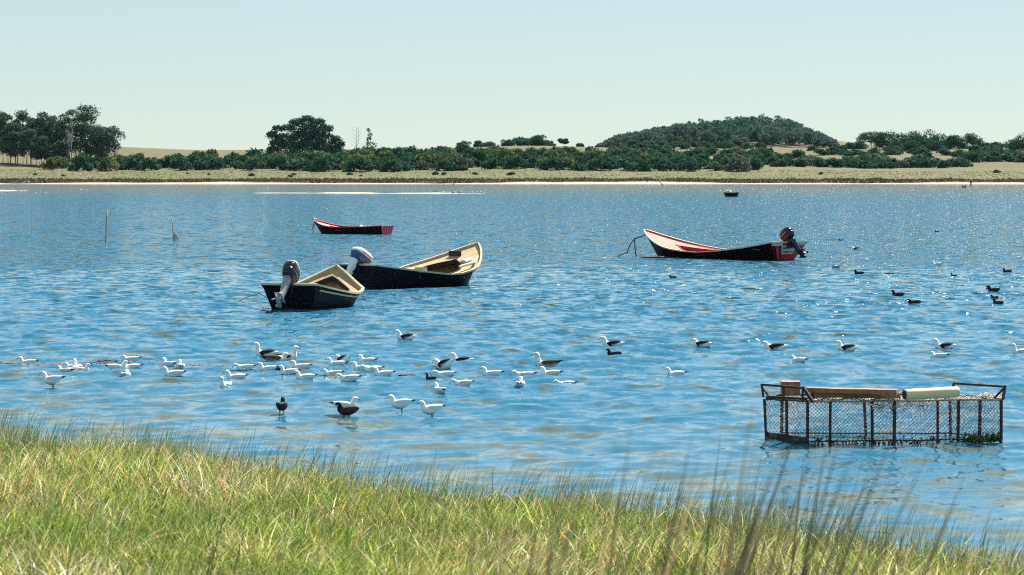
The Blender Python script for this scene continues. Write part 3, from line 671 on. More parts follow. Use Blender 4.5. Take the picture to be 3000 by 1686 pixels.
# lower rub rail near the bow
mb = MB(); rg = []
for t in np.linspace(0.05, .97, 24):
    p = hull_pt(QL, t, .15, -1); rg.append([(p.x, p.y-.035, p.z-.025), (p.x, p.y-.035, p.z+.025), (p.x, p.y+.02, p.z+.025), (p.x, p.y+.02, p.z-.025)])
mb.rings(rg).build('rub_rail', M['beige_pale'], bl_)
bm_ = boat('motor_boat', QM, 'larger black motor boat with high beige bow and silver outboard behind the nearest boat', BE, (.40, .80, lambda k: .62*math.sqrt(max(0, 1-max(0, (k-.5)/.5)**2))), .34, thwarts=(.14, .30))
motor(bm_, QM, R(30), dict(cowl=M['cowl_silver'], band=M['cowl_blue'], leg=M['leg_silver'], decal=M['decal_red'], prop=M['leg_silver']), 1.05, 0, .60, 1.2, .15)
for tb, w0 in ((.86, .34), ):                                           # dark box put in as the shade of the locker opening under the bow
    w_, h = shape(QM, tb); MB().box((QM['L']*tb, .05, h-.06), (QM['L']*tb+.05, .62, h+.14)).build('locker_shade', M['lining_dark'], bm_)
w_, h = shape(QM, .30); MB().box((QM['L']*.26, -w_*.98, h-.02), (QM['L']*.26+.34, -w_*.80, h+.16)).build('wood_block', M['beige_pale'], bm_)
w_, h = shape(QM, .72); mb = MB()
mb.tube([(QM['L']*.62, -w_*.78, h-.02), (QM['L']*.74, -w_*.80, h+.10), (QM['L']*.84, -w_*.55, h+.30)], [.05, .05, .05], 8)
oar = mb.build('oar', M['beige_pale'], None); oar.matrix_world = Matrix.Translation((QM['X'], QM['Y'], 0)) @ Matrix.Rotation(QM['psi'], 4, 'Z'); tag(oar, 'pale wooden oar lying along the near side of the larger boat', 'oar')
M['hull_maroon'] = mat('hull_maroon', (.022, .006, .008), .6, .5, 5, .004, spec=.15)
RD = dict(hull=M['hull_maroon'], lining=M['red'], floor=M['lining_dark'], transom=M['red'], gunwale=M['rail_white'], deck=M['salmon'], thwart=M['red'], coaming=M['red'], stern_rail=M['rail_white'])
br_ = boat('motor_boat', QR, 'long red and black boat with a swept salmon bow and tilted outboard at right', RD, (.24, .76, lambda k: .84*(1-max(0, (k-.5)/.5)**1.5)), .20, thwarts=(.10,))
motor(br_, QR, R(40), dict(cowl=M['cowl_navy'], band=M['cowl_black'], leg=M['cowl_navy'], decal=M['decal_red'], prop=M['engine_dark']), 1.0, 0, .9)
# painted white boards with worn lettering on the stern
def transom_pt(q, v, s, off=.03):
    a = hull_pt(q, 0, s, 1); return Vector((a.x-.02-off, v*a.y, a.z))
def patch(name, q, v0, v1, s0, s1, m, parent, off=.004):
    A = [transom_pt(q, v0, s0, off), transom_pt(q, v1, s0, off), transom_pt(q, v1, s1, off), transom_pt(q, v0, s1, off)]; B_ = [p+Vector((off+.003, 0, 0)) for p in A]
    return MB().rings([A, B_]).build(name, m, parent)
tr_ = [c for c in br_.children if c.name.startswith('transom')][0]
patch('painted_band', QR, .97, .35, .02, .14, M['white_worn'], tr_); patch('painted_band', QR, -.30, -.97, .02, .12, M['white_worn'], tr_)
nb = patch('name_board', QR, .42, -.48, .145, .50, M['white_worn'], tr_, .006)
patch('painted_patch', QR, .98, .80, .16, .92, M['hull_black'], tr_); patch('painted_patch', QR, .56, .46, .16, .92, M['hull_black'], tr_); patch('painted_patch', QR, .8, -.95, .74, .93, M['hull_black'], tr_)
rr = np.random.default_rng(4)
for row, s in ((0, .20), (1, .36)):
    v = .36
    while v > -.40:
        wv = rr.uniform(.025, .06); patch('letter_stroke', QR, v, v-wv, s+rr.uniform(0, .03), s+rr.uniform(.06, .11), M['ink'], tr_, .011); v -= wv+rr.uniform(.015, .05)
FR = dict(hull=M['hull_maroon'], lining=M['lining_dark'], floor=M['lining_dark'], transom=M['red_deep'], gunwale=M['red_deep'], deck=M['pink'], thwart=M['pink'], coaming=M['red_deep'], stern_rail=M['pink'])
bf_ = boat('rowing_boat', QF, 'black rowing boat with crimson stern and pink bow moored beyond the motor boats', FR, (.70, .78, lambda k: .1), .74, thwarts=(.16, .34, .58))
tr4 = [c for c in bf_.children if c.name.startswith('transom')][0]
for v in (.92, .45, 0, -.45, -.92): patch('rib', QF, v+.06, v-.06, .03, .80, M['pink'], tr4, .02)
w_, h = shape(QF, 1); MB().tube([(QF['L']-.25, 0, h-.05), (QF['L']+.02, 0, h+.02), (QF['L']+.08, 0, h+.22)], [.09, .08, .05], 8).build('stem_head', M['rail_white'], bf_)
def world_of(q, u, v, z): c, s = math.cos(q['psi']), math.sin(q['psi']); return Vector((q['X']+u*c-v*s, q['Y']+u*s+v*c, z))
# heaped net in the far rowing boat
rr = np.random.default_rng(9); V, F, c = [], [], []
mb = MB(); rings = []
for i in range(15):
    k = i/14; e = max(.03, math.sin(math.pi*k)**.5); u = QF['L']*(.10+.42*k); rings.append([world_of(QF, u, .62*e*math.cos(a)*(1+.12*rr.normal()), .14+(.36*e*max(0, math.sin(a))*(1+.25*rr.normal()))) for a in np.linspace(0, math.pi*2, 15)[:-1]])
o = mb.rings(rings).build('fishing_net', M['net_grey'], None, True); tag(o, 'pale grey net heaped inside the rowing boat with the crimson stern', 'net')
# blue cloth and mooring ropes
rings = [[world_of(QM, QM['L']*(.76+.07*k)+.0, -.62-.14*math.cos(a)+.05*k, shape(QM, .76)[1]+.0+.10*k+.09*math.sin(a)) for a in np.linspace(0, 2*math.pi, 11)[:-1]] for k in np.linspace(0, 1, 6)]
o = MB().rings(rings).build('blue_cloth', M['cloth_blue'], None, True); tag(o, 'pale blue cloth bundled in the bow of the larger black motor boat', 'cloth')
a = world_of(QR, QR['L']-.10, 0, shape(QR, .99)[1]-.22); k1 = a+Vector((-.55, -.05, -.2)); e = on_plane(1803, 752); e = Vector((e[0], e[1], -.03))
mid = (k1+e)/2+Vector((.12, 0, -.22))
rope([a, k1, k1*.75+e*.25+Vector((0, 0, -.08)), mid, k1*.2+e*.8+Vector((0, 0, -.1)), e], 'dark mooring rope running from the high salmon bow down into the water', .028)
rope([k1, k1+Vector((.04, 0, -.6)), k1+Vector((.12, 0, -.95)), k1+Vector((.1, 0, -1.2))], 'loose frayed rope end hanging under the salmon bow', .03, 'hanging_rope')
a = world_of(QF, QF['L']-.05, 0, shape(QF, .98)[1]-.15)
rope([a, a+Vector((-.14, 0, -.35)), a+Vector((-.1, 0, -.6)), a+Vector((-.18, 0, -.86))], 'dark rope hanging from the pink bow of the rowing boat', .03)
a = on_plane(763, 880); a = Vector((a[0], a[1]-.2, .22)); e = on_plane(690, 884)
rope([world_of(QL, .16, QL['ws']*.82, .33), a, a*.5+Vector(e)*.5+Vector((0, 0, .02)), Vector((e[0], e[1], -.04))], 'thin mooring rope at the stern of the nearest motor boat', .014)
lg = MB().tube([(0, 0, 0), (.9, .1, .03), (1.9, .1, -.02)], [.05, .07, .04], 7).build('floating_log', M['wet_wood'], None); p = on_plane(1874, 757); lg.location = p; tag(lg, 'dark log floating under the salmon bow of the red boat', 'log')
# small far boat
pS = on_plane(2146, 577); QS = dict(X=pS[0]+1.1, Y=pS[1], psi=R(163), L=2.6, ws=.6, wm=.72, tm=.5, pb=2.2, hs=.75, hm=.66, tm2=.5, hb=.72, a=1.5, b=1.8, rb=.3, rs=.28, kw=.8)
SM = dict(hull=M['hull_black'], lining=M['lining_dark'], floor=M['lining_dark'], transom=M['leg_grey'], gunwale=M['beige_pale'], deck=M['beige_pale'], thwart=M['beige_pale'])
bs_ = boat('small_boat', QS, 'tiny dark boat with a pale heap in its bow, far out near the sandbar', SM, (.70, .74, lambda k: .1), .62, thwarts=(.25,))
rings = [[world_of(QS, QS['L']*(.50+.48*k), .62*math.cos(a)*max(.1, math.sin(math.pi*(.08+.9*k))**.6), .66+.62*max(0, math.sin(a))*max(.08, math.sin(math.pi*(.1+.8*k))**.8*(1-.55*k))) for a in np.linspace(0, 2*math.pi, 13)[:-1]] for k in np.linspace(0, 1, 9)]
o = MB().rings(rings).build('tarpaulin', M['beige_pale'], None, True); tag(o, 'pale crumpled tarpaulin in the bow of the tiny far boat', 'tarpaulin')

# ------------------------------------------------------------------ fish cage
cg = empty('fish_cage', on_plane(2590, 1297)); cg0 = np.array(cg.location); tag(cg, 'rusty iron cage with wire mesh sides standing in the shallow water', 'cage')
HT = .63
def cp(px, py, z=0.0): p = on_plane(px, py, z); return Vector((p[0]-cg0[0], p[1]-cg0[1], 0))
PA, PB, PC = cp(2245, 1293), cp(2366, 1302), cp(2933, 1296); PD = PC+Vector((-.60, .95, 0)); PE = PA+Vector((.30, .75, 0))
loop = [PA, PB, PC, PD, PE]
up = Vector((0, 0, 1))
def lerp(a, b, k): return a+(b-a)*k
posts = [PA, lerp(PA, PB, .5), PB, lerp(PB, PC, .115), lerp(PB, PC, .333), lerp(PB, PC, .445), lerp(PB, PC, .67), lerp(PB, PC, .775), lerp(PB, PC, .887), PC, PD, PE, lerp(PD, PE, .5)]
rr = np.random.default_rng(3)
for p in posts:
    l = .014+.004*rr.random(); MB().box((-l, -l, -.45), (l, l, HT), Matrix.Translation(p) @ Matrix.Rotation(rr.normal()*.02, 4, 'Y') @ Matrix.Rotation(rr.random(), 4, 'Z')).build('post', M['rust'], cg)
def bar(name, a, b, r_, m, parent=cg): 
    n = 7; pts = [lerp(a, b, k/n)+Vector((0, rr.normal()*.003, rr.normal()*.004)) for k in range(n+1)]; return MB().tube(pts, r_, 6).build(name, m, parent)
for i in range(5):
    a, b = loop[i], loop[(i+1) % 5]; bar('top_rail', a+up*HT, b+up*HT, .016, M['rust_pale'] if i == 1 else M['rust']); bar('bottom_rail', a+up*.045, b+up*.045, .012, M['rust'])
def diamond(name, a, b, c, nu, nv, wr, m, jit=.004):
    """chain link: zigzag wires between a->b (width) and a->c (height)"""
    mb = MB(); U = (b-a)/nu; W = (c-a)/nv; N_ = U.cross(W).normalized()
    for i in range(nu+1):
        for ph in (0, 1):
            pts = []
            for j in range(nv+1):
                k = i+(.5 if (j+ph) % 2 else 0)-.0
                if ph: k -= .5
                k = min(max(k, 0), nu); sag = .02*math.sin(k*.7)+.012*math.sin(k*1.9+j)
                pts.append(a+U*k+W*j+N_*(sag+rr.normal()*.003)+U*rr.normal()*.06+W*rr.normal()*.06)
            mb.tube(pts, wr, 3)
    return mb.build(name, m, cg)
z0 = up*.02
diamond('wire_mesh', PA+z0, PB+z0, PA+up*HT, 14, 22, .005, M['wire']); diamond('wire_mesh', PB+z0, PC+z0, PB+up*HT, 52, 22, .005, M['wire'])
diamond('wire_mesh', PC+z0, PD+z0, PC+up*HT, 20, 22, .004, M['wire']); diamond('wire_mesh', PD+z0, PE+z0, PD+up*HT, 40, 22, .004, M['wire'])
diamond('wire_mesh', PB+up*(HT+.012), PC+up*(HT+.012), PE+(PB-PA)*.8+up*(HT+.012), 52, 20, .005, M['wire'])
# slack roll of mesh at the middle of the front
mb = MB()
for k in range(60):
    p = lerp(PB, PC, rr.uniform(.33, .62))+up*(HT-.04-.05*rr.random())+Vector((0, -.03+.03*rr.normal(), 0)); d = Vector(rr.normal(size=3))*.07; mb.tube([p-d, p+Vector((0, 0, -.02)), p+d], .004, 3)
mb.build('slack_mesh', M['wire'], cg)
MB().rings([[PA+up*-.1+Vector((.012, -.02, 0)), PB+up*-.1+Vector((.0, -.02, 0)), PB+up*.10+Vector((0, -.02, 0)), PA+up*.14+Vector((.012, -.02, 0))], [PA+up*-.1+Vector((.012, .01, 0)), PB+up*-.1+Vector((.0, .01, 0)), PB+up*.10+Vector((0, .01, 0)), PA+up*.14+Vector((.012, .01, 0))]]).build('kick_board', M['board_dark'], cg)
# weed clinging to the wire at the waterline
n = 620; k = rr.random(n); k = np.where(rr.random(n) < .5, .80+.2*k, k); P = np.array([list(lerp(PB, PC, x)) for x in k])+rr.normal(size=(n, 3))*[.004, .02, 0]; zt = rr.random(n)**2*.11+.02*(k > .8)
d = rr.normal(size=(n, 3))*.016; P[:, 2] = zt; V = np.stack([P-d, P+d*[1, 1, .4], P+d[:, [1, 0, 2]]+[0, 0, .018], P-d[:, [2, 0, 1]]+[0, 0, -.015]], 1).reshape(-1, 3)
cc = np.where((k > .78)[:, None], np.array([.11, .15, .025]), np.array([.06, .07, .03]))*(.4+1.2*rr.random((n, 1)))
o = obj('weed', np_mesh('weed', V, [np.arange(4*n).reshape(-1, 4)], np.repeat(cc, 4, 0)), M['algae'], cg); o['kind'] = 'stuff'
# lifting frames at both ends
def fbar(a, b, t_=.016):
    a = Vector(a); b = Vector(b); d = (b-a); L = d.length; q = d.to_track_quat('X', 'Z').to_matrix().to_4x4(); MB().box((0, -t_, -t_), (L, t_, t_), Matrix.Translation(a) @ q).build('frame_bar', M['rust'], cg)
lz = HT+.19
a0 = PA+Vector((-.07, .05, 0)); b0 = lerp(PA, PB, .88)+Vector((0, .02, 0)); 
fbar(a0+up*(lz+.02), b0+up*(lz+.005)); fbar(a0+up*(lz+.03), a0+up*(HT+.02)+Vector((.03, 0, 0))); fbar(a0+up*(lz-.01), PA+up*(HT+.01)+Vector((.06, .03, 0)), .012)
fbar(b0+up*(lz+.02), PB+up*(HT-.01)+Vector((.08, 0, 0)), .022); fbar(lerp(PA, PB, .42)+up*(HT), lerp(PA, PB, .42)+up*(lz)); fbar(b0+up*HT, b0+up*lz)
fbar(PA+up*(HT+.03), PB+up*(HT+.015)+Vector((.25, .1, 0)), .02); fbar(PB+Vector((.09, .2, 0))+up*(HT+.01), PB+Vector((.09, .2, 0))+up*(HT+.12), .02)
c0 = PC+Vector((.075, .12, 0)); d0 = PD+Vector((.0, -.25, 0))
fbar(c0+up*(lz-.005), d0+up*(lz+.0)); fbar(c0+up*(lz+.01), PC+up*HT+Vector((.03, .04, 0)), .018); fbar(c0+up*(lz-.01), PC+up*HT+Vector((-.10, .12, 0)), .014); fbar(d0+up*HT, d0+up*lz)
def on_cage(px, py, z): p = on_plane(px, py, z); return Vector(p)
# planks, block and float lying on the cage
def plank(name, px0, px1, y0, y1, z0_, z1_, depth, m, label, yaw=0):
    a = on_cage(px0, y0, z0_); b = on_cage(px1, y1, z0_); d = b-a; L = d.length; mt = Matrix.Translation(a) @ Matrix.Rotation(math.atan2(d.y, d.x)+yaw, 4, 'Z')
    mb = MB(); n = 6; rg = []
    for k in range(n+1):
        x = L*k/n; j = lambda: rr.normal()*.0025; rg.append([(mt @ Vector(p)) for p in ((x, j(), j()), (x, depth+j(), j()), (x, depth+j(), z1_-z0_+j()), (x, j(), z1_-z0_+j()))])
    o = mb.rings(rg).build(name, m); tag(o, label, 'plank' if 'plank' in name else 'block'); return o
zt = HT+.034
plank('plank', 2374, 2637, 1166, 1168, zt, zt+.078, .26, M['plank_pale'], 'lower reddish brown plank lying across the top of the cage')
plank('plank', 2362, 2626, 1150, 1157, zt+.080, zt+.145, .22, M['plank'], 'upper reddish brown plank stacked on the lower one on the cage')
plank('wood_block', 2291, 2345, 1157, 1157, zt-.01, zt+.185, .24, M['plank'], 'square brown wooden block at the left end of the cage top')
a = on_cage(2651, 1157, zt+.085); b = on_cage(2808, 1149, zt+.105)
d = (b-a).normalized(); e1 = Vector((-d.y, d.x, 0)).normalized(); e2 = d.cross(e1)
rings = []
for k, r_ in ((-.004, .068), (0, .076), (.02, .080), (.25, .082), (.5, .080), (.75, .083), (.975, .080), (.995, .072), (1.0, .05)):
    p = lerp(a, b, k); rings.append([p+(e1*math.cos(x)+e2*math.sin(x))*r_ for x in np.linspace(0, 2*math.pi, 25)[:-1]])
fo = empty('float_tube', a); tag(fo, 'thick white plastic float tube resting on the right of the cage top', 'float')
sh = MB().rings([[p-a for p in rg] for rg in rings]).build('shell', M['float_white'], fo, True)
MB().rings([[d*-.012+(e1*math.cos(x)+e2*math.sin(x))*.070 for x in np.linspace(0, 2*math.pi, 25)[:-1]], [d*.0+(e1*math.cos(x)+e2*math.sin(x))*.071 for x in np.linspace(0, 2*math.pi, 25)[:-1]]]).build('end_shade', M['board_dark'], fo)  # dark disc puts the shade on the tube's left end into colour

# ------------------------------------------------------------------ poles in the water
def pole(px0, py0, px1, py1, r0, r1, label, wrap=False):
    a = on_plane(px0, py0); b = at_depth(px1, py1, a[1]); root = empty('mooring_pole', a); tag(root, label, 'pole', 'poles standing in the lagoon')
    dx, h = b[0]-a[0], b[2]; MB().tube([(-dx*.2, 0, -.6), (0, 0, 0), (dx*.35, 0, h*.3), (dx*.45, 0, h*.6), (dx, 0, h)], [r0, r0, r0*.95, (r0+r1)/2, r1], 8).build('shaft', M['pole'], root, True)
    if wrap:
        mb = MB(); r = np.random.default_rng(2)
        for i in range(46):
            an = r.uniform(0, 6.28); rr0 = r.uniform(.04, .08); z1 = r.uniform(.42, .62); z0 = r.uniform(.02, .2); mb.tube([(dx*z1/h+rr0*.5*math.cos(an), rr0*.5*math.sin(an), z1), (rr0*1.6*math.cos(an)+.04, rr0*math.sin(an), (z0+z1)/2), (rr0*2.2*math.cos(an)+.06, rr0*1.4*math.sin(an), z0)], .012, 4)
        mb.build('straw_wrap', M['straw'], root)
    return root
pole(309, 713, 315, 613, .05, .036, 'taller pale bare pole standing in the lagoon at the left')
pole(511, 708, 501, 634, .035, .025, 'shorter pole with straw tied round its foot, right of the taller pole', True)
# driftwood and stump by the far shore
def branchy(name, px, py, segs, label, m='wet_wood'):
    a = on_plane(px, py); mb = MB()
    for pts, r_ in segs: mb.tube(pts, r_, 5)
    o = mb.build(name, M[m], None, True, a); tag(o, label, 'driftwood'); return o
branchy('driftwood', 1935, 543.5, [([(.8, 0, -.1), (0, 0, .8), (-1.0, 0, 1.7)], [.14, .12, .08]), ([(-1.0, 0, 1.7), (-3.0, 0, 1.9), (-4.5, 0, .9)], [.16, .22, .1]), ([(-2.6, 0, 1.9), (-3.0, .2, 2.6)], [.12, .05])], 'dark driftwood snag at the far waterline right of centre')
branchy('driftwood', 1331, 543, [([(-.6, 0, -.1), (.3, 0, 1.0), (.6, 0, 2.2)], [.14, .11, .06]), ([(.3, 0, 1.0), (-.5, .1, 2.4)], [.08, .04])], 'thin dark driftwood branch at the far waterline near the centre')
branchy('tree_stump', 2823, 550, [([(-.2, 0, -.2), (-.1, 0, .5), (-.25, 0, 1.1)], [.45, .28, .06]), ([(.3, 0, -.2), (.35, 0, .35), (.5, 0, .62)], [.35, .22, .1])], 'jagged dark stump in the shallows left of the wading person')
# wading person: one body with legs in the water
pp = on_plane(2844.5, 547); person = empty('person', pp); tag(person, 'person in dark clothes wading off the far shore at right', 'person')
def human(pose_bones, name, m):
    me = bpy.data.meshes.new(name); vs = [p for p, r_ in pose_bones['v']]; me.from_pydata(vs, pose_bones['e'], []); me.update(); o = obj(name, me, m, person)
    o.modifiers.new('skin', 'SKIN'); sk = me.skin_vertices[0].data
    for i, (p, r_) in enumerate(pose_bones['v']): sk[i].radius = (r_, r_)
    sk[0].use_root = True; o.modifiers.new('sub', 'SUBSURF').levels = 1; o.modifiers['sub'].render_levels = 1; return o
body = dict(v=[((0, 0, .88), .17), ((0, 0, 1.12), .155), ((0, 0, 1.36), .19), ((0, 0, 1.50), .07), ((0, .0, 1.60), .10), ((0, 0, 1.72), .085), ((-.2, 0, 1.40), .075), ((-.27, -.03, 1.12), .055), ((-.25, -.12, .9), .042), ((-.22, -.2, .86), .04),
               ((.2, 0, 1.40), .075), ((.27, -.03, 1.12), .055), ((.25, -.12, .9), .042), ((.22, -.2, .86), .04), ((-.1, 0, .82), .11), ((-.11, -.02, .45), .075), ((-.11, 0, .05), .05), ((-.11, -.1, -.0), .045), ((.1, 0, .82), .11), ((.12, .05, .45), .075), ((.12, .06, .05), .05), ((.12, -.04, -.0), .045)],
            e=[(0, 1), (1, 2), (2, 3), (3, 4), (4, 5), (2, 6), (6, 7), (7, 8), (8, 9), (2, 10), (10, 11), (11, 12), (12, 13), (0, 14), (14, 15), (15, 16), (16, 17), (0, 18), (18, 19), (19, 20), (20, 21)])
human(body, 'body', M['cloth_dark'])
mb = MB(); mb.rings([[(.118*math.cos(a)*k, .118*math.sin(a)*k, 1.60+z) for a in np.linspace(0, 2*math.pi, 11)[:-1]] for k, z in ((.98, .02), (1.02, .08), (.85, .15), (.4, .2))]); mb.build('hair', M['ink'], person, True)
MB().box((-.06, -.125, 1.53), (.06, -.085, 1.64)).build('face', M['skin'], person)
# reddish weed drifting in a thin line
r = np.random.default_rng(12); n = 1000; px = r.uniform(-30, 660, n); py = 1060+5*np.sin(px*.012)+px*.008+r.normal(size=n)*(3.2-px*.002); P = np.array([on_plane(a, b_, .016) for a, b_ in zip(px, py)])
P[:, 2] += water_z(P[:, 0], P[:, 1]); s = r.uniform(.02, .07, n)[:, None]; a = r.uniform(0, 6.28, n); d = np.stack([np.cos(a), np.sin(a), 0*a], 1)*s; e = np.stack([-np.sin(a), np.cos(a), 0*a], 1)*s*.35
o = obj('drifting_weed', np_mesh('drifting_weed', np.stack([P-d, P+e+[0, 0, .004], P+d, P-e+[0, 0, .004]], 1).reshape(-1, 3), [np.arange(4*n).reshape(-1, 4)]), M['weed_red']); tag(o, 'thin line of reddish weed drifting among the gulls at left', 'weed', None, 'stuff')

# ------------------------------------------------------------------ birds
WHITE = (.86, .86, .84)
SPEC = dict(
 gull=dict(S=1.0, body=WHITE, mantle=(.66, .67, .70), wing=(.68, .69, .72), tip=(.02, .02, .02), edge=(.80, .80, .80), head=WHITE, bill='bill_dark', leg='leg_red', tail=WHITE),
 kelp=dict(S=1.34, body=WHITE, mantle=(.018, .017, .020), wing=(.018, .017, .020), tip=(.02, .02, .02), edge=(.80, .80, .78), head=WHITE, bill='bill_yellow', leg='leg_dark', tail=(.80, .80, .74)),
 young=dict(S=1.36, body=(.62, .58, .52), mantle=(.10, .075, .06), wing=(.085, .065, .052), tip=(.02, .018, .018), edge=(.32, .27, .22), head=(.80, .78, .74), bill='bill_dark', leg='leg_dark', tail=(.06, .05, .045)),
 coot=dict(S=.92, body=(.028, .027, .030), mantle=(.035, .034, .036), wing=(.040, .039, .040), tip=(.02, .02, .02), edge=(.04, .04, .04), head=(.012, .012, .014), bill='bill_pale', leg='leg_dark', tail=(.03, .03, .03)),
 grebe=dict(S=.62, body=(.045, .035, .03), mantle=(.05, .04, .034), wing=(.05, .04, .034), tip=(.03, .02, .02), edge=(.05, .04, .03), head=(.03, .024, .022), bill='bill_dark', leg='leg_dark', tail=(.04, .03, .03)))
BODY = [(-.225, .088, .020, .007), (-.185, .080, .036, .018), (-.13, .058, .060, .044), (-.06, .038, .084, .068), (.01, .030, .094, .080), (.07, .038, .086, .078), (.110, .062, .064, .064)]
COOTB = [(-.205, .075, .014, .012), (-.17, .07, .042, .034), (-.11, .055, .074, .062), (-.04, .04, .092, .078), (.04, .035, .092, .080), (.095, .045, .072, .070), (.125, .065, .05, .055)]
NECK = dict(up=[(.127, .100, .045, .048), (.133, .130, .037, .039), (.147, .154, .037, .037), (.170, .163, .034, .031), (.195, .156, .020, .021), (.207, .151, .011, .011)],
            tall=[(.124, .108, .043, .046), (.127, .152, .034, .035), (.134, .190, .035, .036), (.155, .206, .034, .032), (.182, .200, .020, .021), (.195, .196, .011, .011)],
            tuck=[(.128, .088, .043, .046), (.142, .115, .036, .037), (.166, .124, .031, .030), (.190, .117, .017, .017), (.200, .113, .009, .009)],
            low=[(.138, .082, .036, .038), (.168, .110, .028, .028), (.200, .118, .029, .028), (.229, .100, .026, .026), (.244, .078, .015, .015), (.249, .068, .009, .009)])
def catmull(P, k=3):
    P = np.array(P, float); Q = np.vstack([2*P[0]-P[1], P, 2*P[-1]-P[-2]]); out = []
    for i in range(1, len(Q)-2):
        for j in range(k):
            t_ = j/k; a, b_, c, d_ = Q[i-1], Q[i], Q[i+1], Q[i+2]
            out.append(.5*((2*b_)+(-a+c)*t_+(2*a-5*b_+4*c-d_)*t_*t_+(-a+3*b_-3*c+d_)*t_**3))
    out.append(P[-1]); return np.array(out)
_bird = {}
def bird_parts(sp, pose):
    if (sp, pose) in _bird: return _bird[(sp, pose)]
    s = SPEC[sp]; S = s['S']; base = COOTB if sp in ('coot', 'grebe') else BODY; neck = NECK['up' if pose in ('stand', 'dive', 'flap', 'hump') else pose]
    if pose == 'hump': neck = [(.14, .05, .03, .03), (.15, .02, .01, .01)]
    P = catmull(base+neck, 3); P[:, 2:] = np.maximum(P[:, 2:], .004); n = 12; V = []; C = []; F = []
    r = np.random.default_rng(hash(sp+pose) % 1000 if False else len(sp)*7+len(pose))
    for i, (x, z, ry, rn) in enumerate(P):
        tx, tz = P[min(i+1, len(P)-1)][:2]-P[max(i-1, 0)][:2]; L = math.hypot(tx, tz); nx_, nz_ = -tz/L, tx/L
        for k in range(n):
            a = 2*math.pi*k/n; V.append((x+nx_*rn*math.sin(a), ry*math.cos(a), z+nz_*rn*math.sin(a)))
            isbody = i < len(base)*3-3
            c = np.array(s['body'])
            if isbody and math.sin(a) > .3 and (-.16 if sp != 'kelp' else -.10) < x < .085: c = np.array(s['mantle'])
            if x < -.16 and isbody: c = np.array(s['tail'])
            if not isbody: c = np.array(s['head'])
            if sp == 'young': c = c*(.6+.7*r.random())
            C.append(c)
    for i in range(len(P)-1):
        for k in range(n): F.append((i*n+k, (i+1)*n+k, (i+1)*n+(k+1) % n, i*n+(k+1) % n))
    V = np.array(V)*S; me = np_mesh('body', V, [np.array(F)], np.array(C), True); me.materials.append(M['bird']); parts = [('body', me)]
    fat = 1.12 if sp in ('coot', 'grebe') else 1.0
    for sg in (1, -1):
        if pose == 'flap': W = [(.06, .05, .09, .03, .010), (.03, .14, .17, .055, .008), (-.01, .26, .27, .05, .007), (-.05, .36, .38, .035, .006), (-.08, .42, .47, .008, .004)]
        else: W = [(.078, .058, .070, .018, .012), (.03, .076*fat, .066, .043, .016), (-.06, .074*fat, .070, .050, .017), (-.14, .052, .082, .036, .014), (-.21, .026, .096, .016, .009), (-.262, .008, .106, .004, .003)]
        if sp == 'kelp' and pose != 'flap': W = [(.082, .060, .066, .02, .012), (.03, .086, .062, .046, .016), (-.05, .080, .070, .050, .017), (-.10, .060, .084, .034, .014), (-.14, .036, .096, .014, .008), (-.165, .016, .104, .004, .003)]
        if sp in ('coot', 'grebe'): W = W[:4]+[(-.19, .02, .09, .01, .006)]
        W = catmull(W, 3); V = []; C = []; F = []; m_ = 8
        for i, (x, y, z, hh, th) in enumerate(W):
            for k in range(m_):
                a = 2*math.pi*k/m_; V.append((x + (hh*math.cos(a) if pose == 'flap' else 0), sg*(y+th*math.sin(a)), z+(0 if pose == 'flap' else hh*math.cos(a))))
                c = s['wing']
                if x < (-.205 if sp == 'gull' else -.17) or (pose == 'flap' and y > .33): c = s['tip']
                elif math.cos(a) < -.6 and x < .0: c = s['edge']
                elif sp == 'kelp' and x < -.12 and math.cos(a) < .0: c = s['edge']
                c = np.array(c)*(.7+.6*r.random()) if sp == 'young' else np.array(c); C.append(c)
        for i in range(len(W)-1):
            for k in range(m_): F.append((i*m_+k, (i+1)*m_+k, (i+1)*m_+(k+1) % m_, i*m_+(k+1) % m_))
        me = np_mesh('wing', np.array(V)*S, [np.array(F)], np.array(C), True); me.materials.append(M['bird']); parts.append(('wing', me))
    if pose != 'hump':
        a = np.array(P[-1][:2]); b_ = a-np.array(P[-4][:2]); b_ /= np.linalg.norm(b_); bl = .030 if sp == 'coot' else .046; rb = .011 if sp == 'coot' else .0075
        q = [Vector((a[0]-b_[0]*.008, 0, a[1]-b_[1]*.008))*S, Vector((a[0]+b_[0]*bl*.6, 0, a[1]+b_[1]*bl*.6))*S, Vector((a[0]+b_[0]*bl, 0, a[1]+b_[1]*bl-.006))*S]
        mb = MB().tube(q, [rb*S, rb*.8*S, .0025*S], 6); me = bpy.data.meshes.new('bill'); me.from_pydata(mb.v, [], mb.f); me.materials.append(M[s['bill']]); parts.append(('bill', me))
        h = P[-6]; 
        for sg in (1, -1):
            mb = MB(); c = Vector((h[0]+.004, sg*(h[2]*.93), h[1]+.007))*S; e_ = .0065*S; mb.add([c+Vector(v)*e_ for v in ((1, 0, 0), (-1, 0, 0), (0, 1, 0), (0, -1, 0), (0, 0, 1), (0, 0, -1))], [(0, 2, 4), (2, 1, 4), (1, 3, 4), (3, 0, 4), (2, 0, 5), (1, 2, 5), (3, 1, 5), (0, 3, 5)])
            me = bpy.data.meshes.new('eye'); me.from_pydata(mb.v, [], mb.f); me.materials.append(M['eye']); parts.append(('eye', me))
